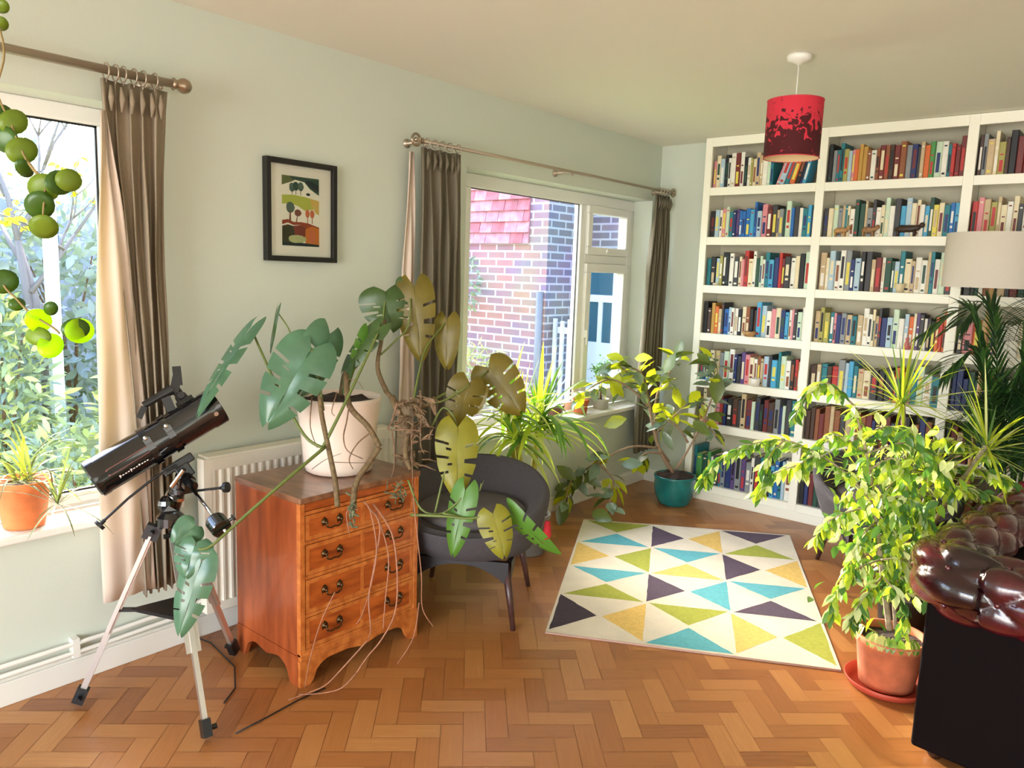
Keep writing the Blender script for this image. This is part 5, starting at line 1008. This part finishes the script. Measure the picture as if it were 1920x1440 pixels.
# ================================================================ OUTSIDE
GRASS = mat('garden_lawn', (134, 146, 86), .95, noise=.25, nscale=8)
mb = MB(); mb.box((-16, -14, -.42), (-.26, 14, -.30)); struct(mb.build('ground', GRASS))
def brickmat(name, a, b, mo, sx):
    m = bpy.data.materials.new(name); m.use_nodes = True; t = m.node_tree; bs = t.nodes['Principled BSDF']; N = t.nodes.new
    tc = N('ShaderNodeTexCoord'); mp = N('ShaderNodeMapping'); mp.inputs['Rotation'].default_value = (PI/2, 0, 0) if sx == 'x' else (PI/2, 0, PI/2); br = N('ShaderNodeTexBrick')
    if sx == 'y': mp.inputs['Rotation'].default_value = (0, 0, 0)
    cx = N('ShaderNodeSeparateXYZ'); cm = N('ShaderNodeCombineXYZ'); t.links.new(tc.outputs['Object'], cx.inputs[0]); t.links.new(cx.outputs[0 if sx == 'x' else 1], cm.inputs[0]); t.links.new(cx.outputs[2], cm.inputs[1]); t.links.new(cm.outputs[0], br.inputs['Vector'])
    br.inputs['Scale'].default_value = 1; br.inputs['Brick Width'].default_value = .225; br.inputs['Row Height'].default_value = .075; br.inputs['Mortar Size'].default_value = .011; br.inputs['Bias'].default_value = 0
    br.inputs['Color1'].default_value = lin(a); br.inputs['Color2'].default_value = lin(b); br.inputs['Mortar'].default_value = lin(mo); br.inputs['Mortar Smooth'].default_value = .3
    n = N('ShaderNodeTexNoise'); n.inputs['Scale'].default_value = 2.2; n.inputs['Detail'].default_value = 5; t.links.new(tc.outputs['Object'], n.inputs['Vector'])
    mx = N('ShaderNodeMix'); mx.data_type = 'RGBA'; mx.blend_type = 'SOFT_LIGHT'; mx.inputs[0].default_value = .6; t.links.new(br.outputs[0], mx.inputs[6]); t.links.new(n.outputs[1], mx.inputs[7]); t.links.new(mx.outputs[2], bs.inputs['Base Color'])
    bs.inputs['Roughness'].default_value = .9; return m
BR1 = brickmat('pale_red_brick', (166, 124, 122), (138, 118, 136), (190, 180, 190), 'x'); BR2 = brickmat('shaded_brick', (96, 92, 104), (118, 104, 112), (158, 156, 166), 'x'); BR3 = brickmat('side_brick', (120, 104, 112), (104, 98, 112), (164, 160, 172), 'y')  # outdoor haze painted into the pale brick, shade into darker BR2 and BR3
ho = thing('brick_house', 'neighbouring brick house with red hung tiles seen through the window', 'house', (-2.3, 2.2, -.3))
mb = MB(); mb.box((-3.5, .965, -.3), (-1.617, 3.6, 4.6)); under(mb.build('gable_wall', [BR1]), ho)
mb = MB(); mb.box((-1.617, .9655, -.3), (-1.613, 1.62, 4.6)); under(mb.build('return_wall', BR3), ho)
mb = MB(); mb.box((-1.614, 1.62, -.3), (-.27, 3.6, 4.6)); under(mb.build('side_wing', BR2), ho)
TILE = mat('red_hung_tile', (176, 100, 108), .8, noise=.22, nscale=9); TILE2 = mat('pinkish_hung_tile', (188, 128, 138), .8, noise=.22, nscale=12)
mb = MB(); rnd = random.Random(3); z = 1.80; row = 0
while z < 3.4:
    x = -3.5-(.08 if row % 2 else 0)
    while x < -1.85:
        x1 = min(x+.16, -1.83); mb.mi = 0 if rnd.random() < .6 else 1; a = max(x, -3.5); yb = .955-rnd.uniform(0,.006)
        mb.add([(a+.002, yb-.028, z), (x1-.002, yb-.028, z), (x1-.002, yb, z+.125), (a+.002, yb, z+.125), (a+.002, yb, z), (x1-.002, yb, z)], [(0,1,2,3),(4,5,1,0),(1,5,2),(0,3,4)]); x += .16
    z += .105; row += 1
under(mb.build('hung_tiles', [TILE, TILE2]), ho)
mb = MB(); mb.tube([(-1.66, .93, -.3), (-1.66, .93, 1.35)], .035, 12); under(mb.build('drainpipe', mat('grey_drainpipe', (120, 122, 130), .5), smooth=True), ho)
# glazed back door and pale render in the wing
BLU = mat('dark_door_glass', (52, 92, 110), .12); PW = mat('pale_blue_white_paint', (206, 216, 230), .6)
d0 = thing('back_door', 'pale back door with dark glass panes seen through the narrow right casement', 'door', (-1.4, 1.6, -.3))
mb = MB(); X0, X1 = -1.60, -1.19
mb.box((X0, 1.56, -.3), (X0+.06, 1.615, 1.75)); mb.box((X1-.06, 1.56, -.3), (X1, 1.615, 1.75)); mb.box((X0, 1.56, 1.69), (X1, 1.615, 1.75)); mb.box((X0+.05, 1.57, 1.26), (X1-.05, 1.615, 1.33)); mb.box((X0+.05, 1.575, -.3), (X1-.05, 1.615, .86)); mb.box((X0+.18, 1.575, .86), (X0+.23, 1.615, 1.26)); under(mb.build('door_frame', PW), d0)
mb = MB(); mb.box((X0+.05, 1.59, .86), (X1-.05, 1.618, 1.69)); under(mb.build('pane', BLU), d0)
mb = MB(); mb.box((-1.19, 1.57, -.3), (-.27, 1.615, 1.80)); under(mb.build('rendered_panel', mat('pale_render', (214, 220, 230), .8, noise=.04, nscale=10)), ho)
gt = thing('picket_gate', 'weathered pale picket gate beside the brick corner outside', 'gate', (-1.4, 1.25, -.3))
mb = MB()
for i in range(4): x = -1.585+i*.085; mb.box((x, 1.06, -.3), (x+.04, 1.08, 1.10-.02*(i%2)))
under(mb.build('pickets', mat('weathered_white_wood', (190, 194, 204), .8, noise=.2, nscale=12)), gt)
mb = MB(); mb.box((-1.6, 1.08, .96), (-1.28, 1.10, 1.02)); mb.box((-1.6, 1.08, .1), (-1.28, 1.10, .17)); under(mb.build('rail', mat('weathered_white_wood', (190, 194, 204), .8)), gt)
def shrub(name, lab, c, rad, n, ms, L, W, seed, cat='shrub', grp=None, up=.2, stem=None, stack=False):
    rnd = random.Random(seed); t = thing(name, lab, cat, (c[0], c[1], -.3), group=grp); mb = MB(); c = V(c)
    for i in range(n):
        while True:
            q = V((rnd.uniform(-1,1), rnd.uniform(-1,1), rnd.uniform(-1,1)))
            if .25 < q.length < 1: break
        if stack: k = 1-max(0, q.z)*.75; q.x *= k; q.y *= k
        p = c+V((q.x*rad[0], q.y*rad[1], q.z*rad[2])); d = V((q.x, q.y, q.z*.5+up))+V((rnd.gauss(0,.5), rnd.gauss(0,.5), rnd.gauss(0,.5)))
        mb.mi = rnd.randrange(len(ms)); mb.leaf(p, d, (rnd.gauss(0,1), rnd.gauss(0,1), 1), L*rnd.uniform(.6,1.2), W, .1, .2)
    under(mb.build('foliage', ms, smooth=True), t)
    if stem:
        mb = MB()
        for k in range(5): a = rnd.uniform(0,2*PI); mb.tube([(c.x, c.y, -.3), (c.x+.1*math.cos(a), c.y+.1*math.sin(a), c.z-.2), (c.x+rad[0]*.5*math.cos(a), c.y+rad[1]*.5*math.sin(a), c.z+rad[2]*.5)], [.025,.015,.006], 6)
        under(mb.build('stems', BARK, smooth=True), t)
    return t
H1 = mat('conifer_yellow_green', (190, 196, 140), .9, trans=.3); H2 = mat('conifer_green', (146, 162, 126), .9, trans=.2); H3 = mat('conifer_grey_green', (130, 146, 134), .9, trans=.15); H4 = mat('hazy_blue_green', (150, 164, 176), .9, trans=.2); H5 = mat('sunny_yellow_leaf', (214, 222, 70), .6, trans=.55)  # leaf colours paled so that outdoor haze and glare are painted in
GC = 'shrubs in the garden outside the left window'
shrub('shrub', 'feathery yellow-green conifer shrub outside, left of the white post', (-3.75, -2.95, .45), (.5,.42,.95), 1500, [H1,H2,H3], .13, .04, 1, grp=GC, stem=True, stack=True)
shrub('shrub', 'feathery yellow-green conifer shrub outside, right of the white post', (-3.25, -2.08, .30), (.42,.36,.95), 1300, [H1,H2,H3], .13, .04, 2, grp=GC, stem=True, stack=True)
shrub('shrub', 'low grey-green bush outside, just above the left sill', (-2.9, -2.75, -.02), (.45,.5,.35), 700, [H2,H3,H1], .12, .04, 3, grp=GC, stem=True)
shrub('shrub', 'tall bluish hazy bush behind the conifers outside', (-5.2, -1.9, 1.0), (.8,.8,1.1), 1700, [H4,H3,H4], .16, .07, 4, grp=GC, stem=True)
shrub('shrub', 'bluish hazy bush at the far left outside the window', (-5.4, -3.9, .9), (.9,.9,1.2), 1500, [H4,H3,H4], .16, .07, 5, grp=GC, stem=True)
shrub('wall_shrub', 'small green shrub against the brick wall, left of the window view', (-2.55, .80, 1.40), (.22,.10,.32), 220, [H2,H3], .07, .03, 6)
shrub('wall_shrub', 'pale grasses and shrub at the foot of the brick wall outside', (-2.3, .72, .50), (.5,.14,.32), 420, [H1,H2], .12, .02, 7)
def tree(name, lab, base, h, seed, leafm, nl, L, W, spread, pale):
    rnd = random.Random(seed); t = thing(name, lab, 'tree', (base[0], base[1], -.3), group='trees beyond the garden shrubs'); mb = MB(); ml = MB(); tips = []
    def grow(p, d, l, r, k):
        q = p+d*l; mb.tube([p, p+d*l*.5+V((rnd.gauss(0,.03), rnd.gauss(0,.03), 0)), q], [r, r*.85, r*.6], 5)
        if k == 0: tips.append((p, q)); return
        for _ in range(3 if k < 4 else 2): grow(q if rnd.random() < .6 else p+d*l*rnd.uniform(.5,.95), (d+V((rnd.gauss(0,spread), rnd.gauss(0,spread), rnd.gauss(0.05,spread*.6)))).normalized(), l*rnd.uniform(.6,.8), r*.58, k-1)
    grow(V(base), V((0,0,1)), h, .07, 5)
    under(mb.build('branches', mat('pale_twigs' if pale else 'twigs', (196, 190, 186) if pale else (120, 112, 108), .8), smooth=True), t)
    if nl:
        for i in range(nl):
            p, q = rnd.choice(tips); ml.leaf(p+(q-p)*rnd.random(), (rnd.gauss(0,1), rnd.gauss(0,1), -.3), (rnd.gauss(0,1), rnd.gauss(0,1), 1), L, W, .1, .2)
        under(ml.build('foliage', leafm, smooth=True), t)
tree('tree', 'bare pale-twigged tree behind the shrubs outside the left window', (-4.9, -2.8, -.3), 1.1, 3, None, 0, 0, 0, .55, True)
tree('tree', 'tree with sparse yellow spring leaves high outside the left window', (-3.9, -2.55, -.3), 1.45, 11, [H5, H1], 420, .075, .045, .45, False)
po = MB(); po.box((-3.70, -2.62, -.3), (-3.62, -2.54, 1.95)); tag(po.build('post', mat('white_post_paint', (226, 236, 240), .6)), 'tall white post standing among the shrubs outside the left window', 'post')
gf = thing('garden_fence', 'blue-grey board fence behind the garden trees', 'fence', (-7.2, -3, -.3))
mb = MB()
for i in range(62): y = -9+i*.155; mb.box((-7.2-(i%2)*.015, y, -.3), (-7.17, y+.15, 2.15)); 
under(mb.build('boards', mat('blue_grey_boards', (130, 140, 156), .9, noise=.15, nscale=5)), gf)
shrub('hedge', 'tall hazy hedge rising above the garden fence', (-9.5, -5.7, 2.4), (1.2, 6.2, 1.9), 3000, [H4, mat('hazy_lilac', (176, 184, 196), .9, trans=.2)], .35, .16, 15, cat='hedge', stem=True)  # pale lilac paints distant haze and sunlit twigs into the hedge colour
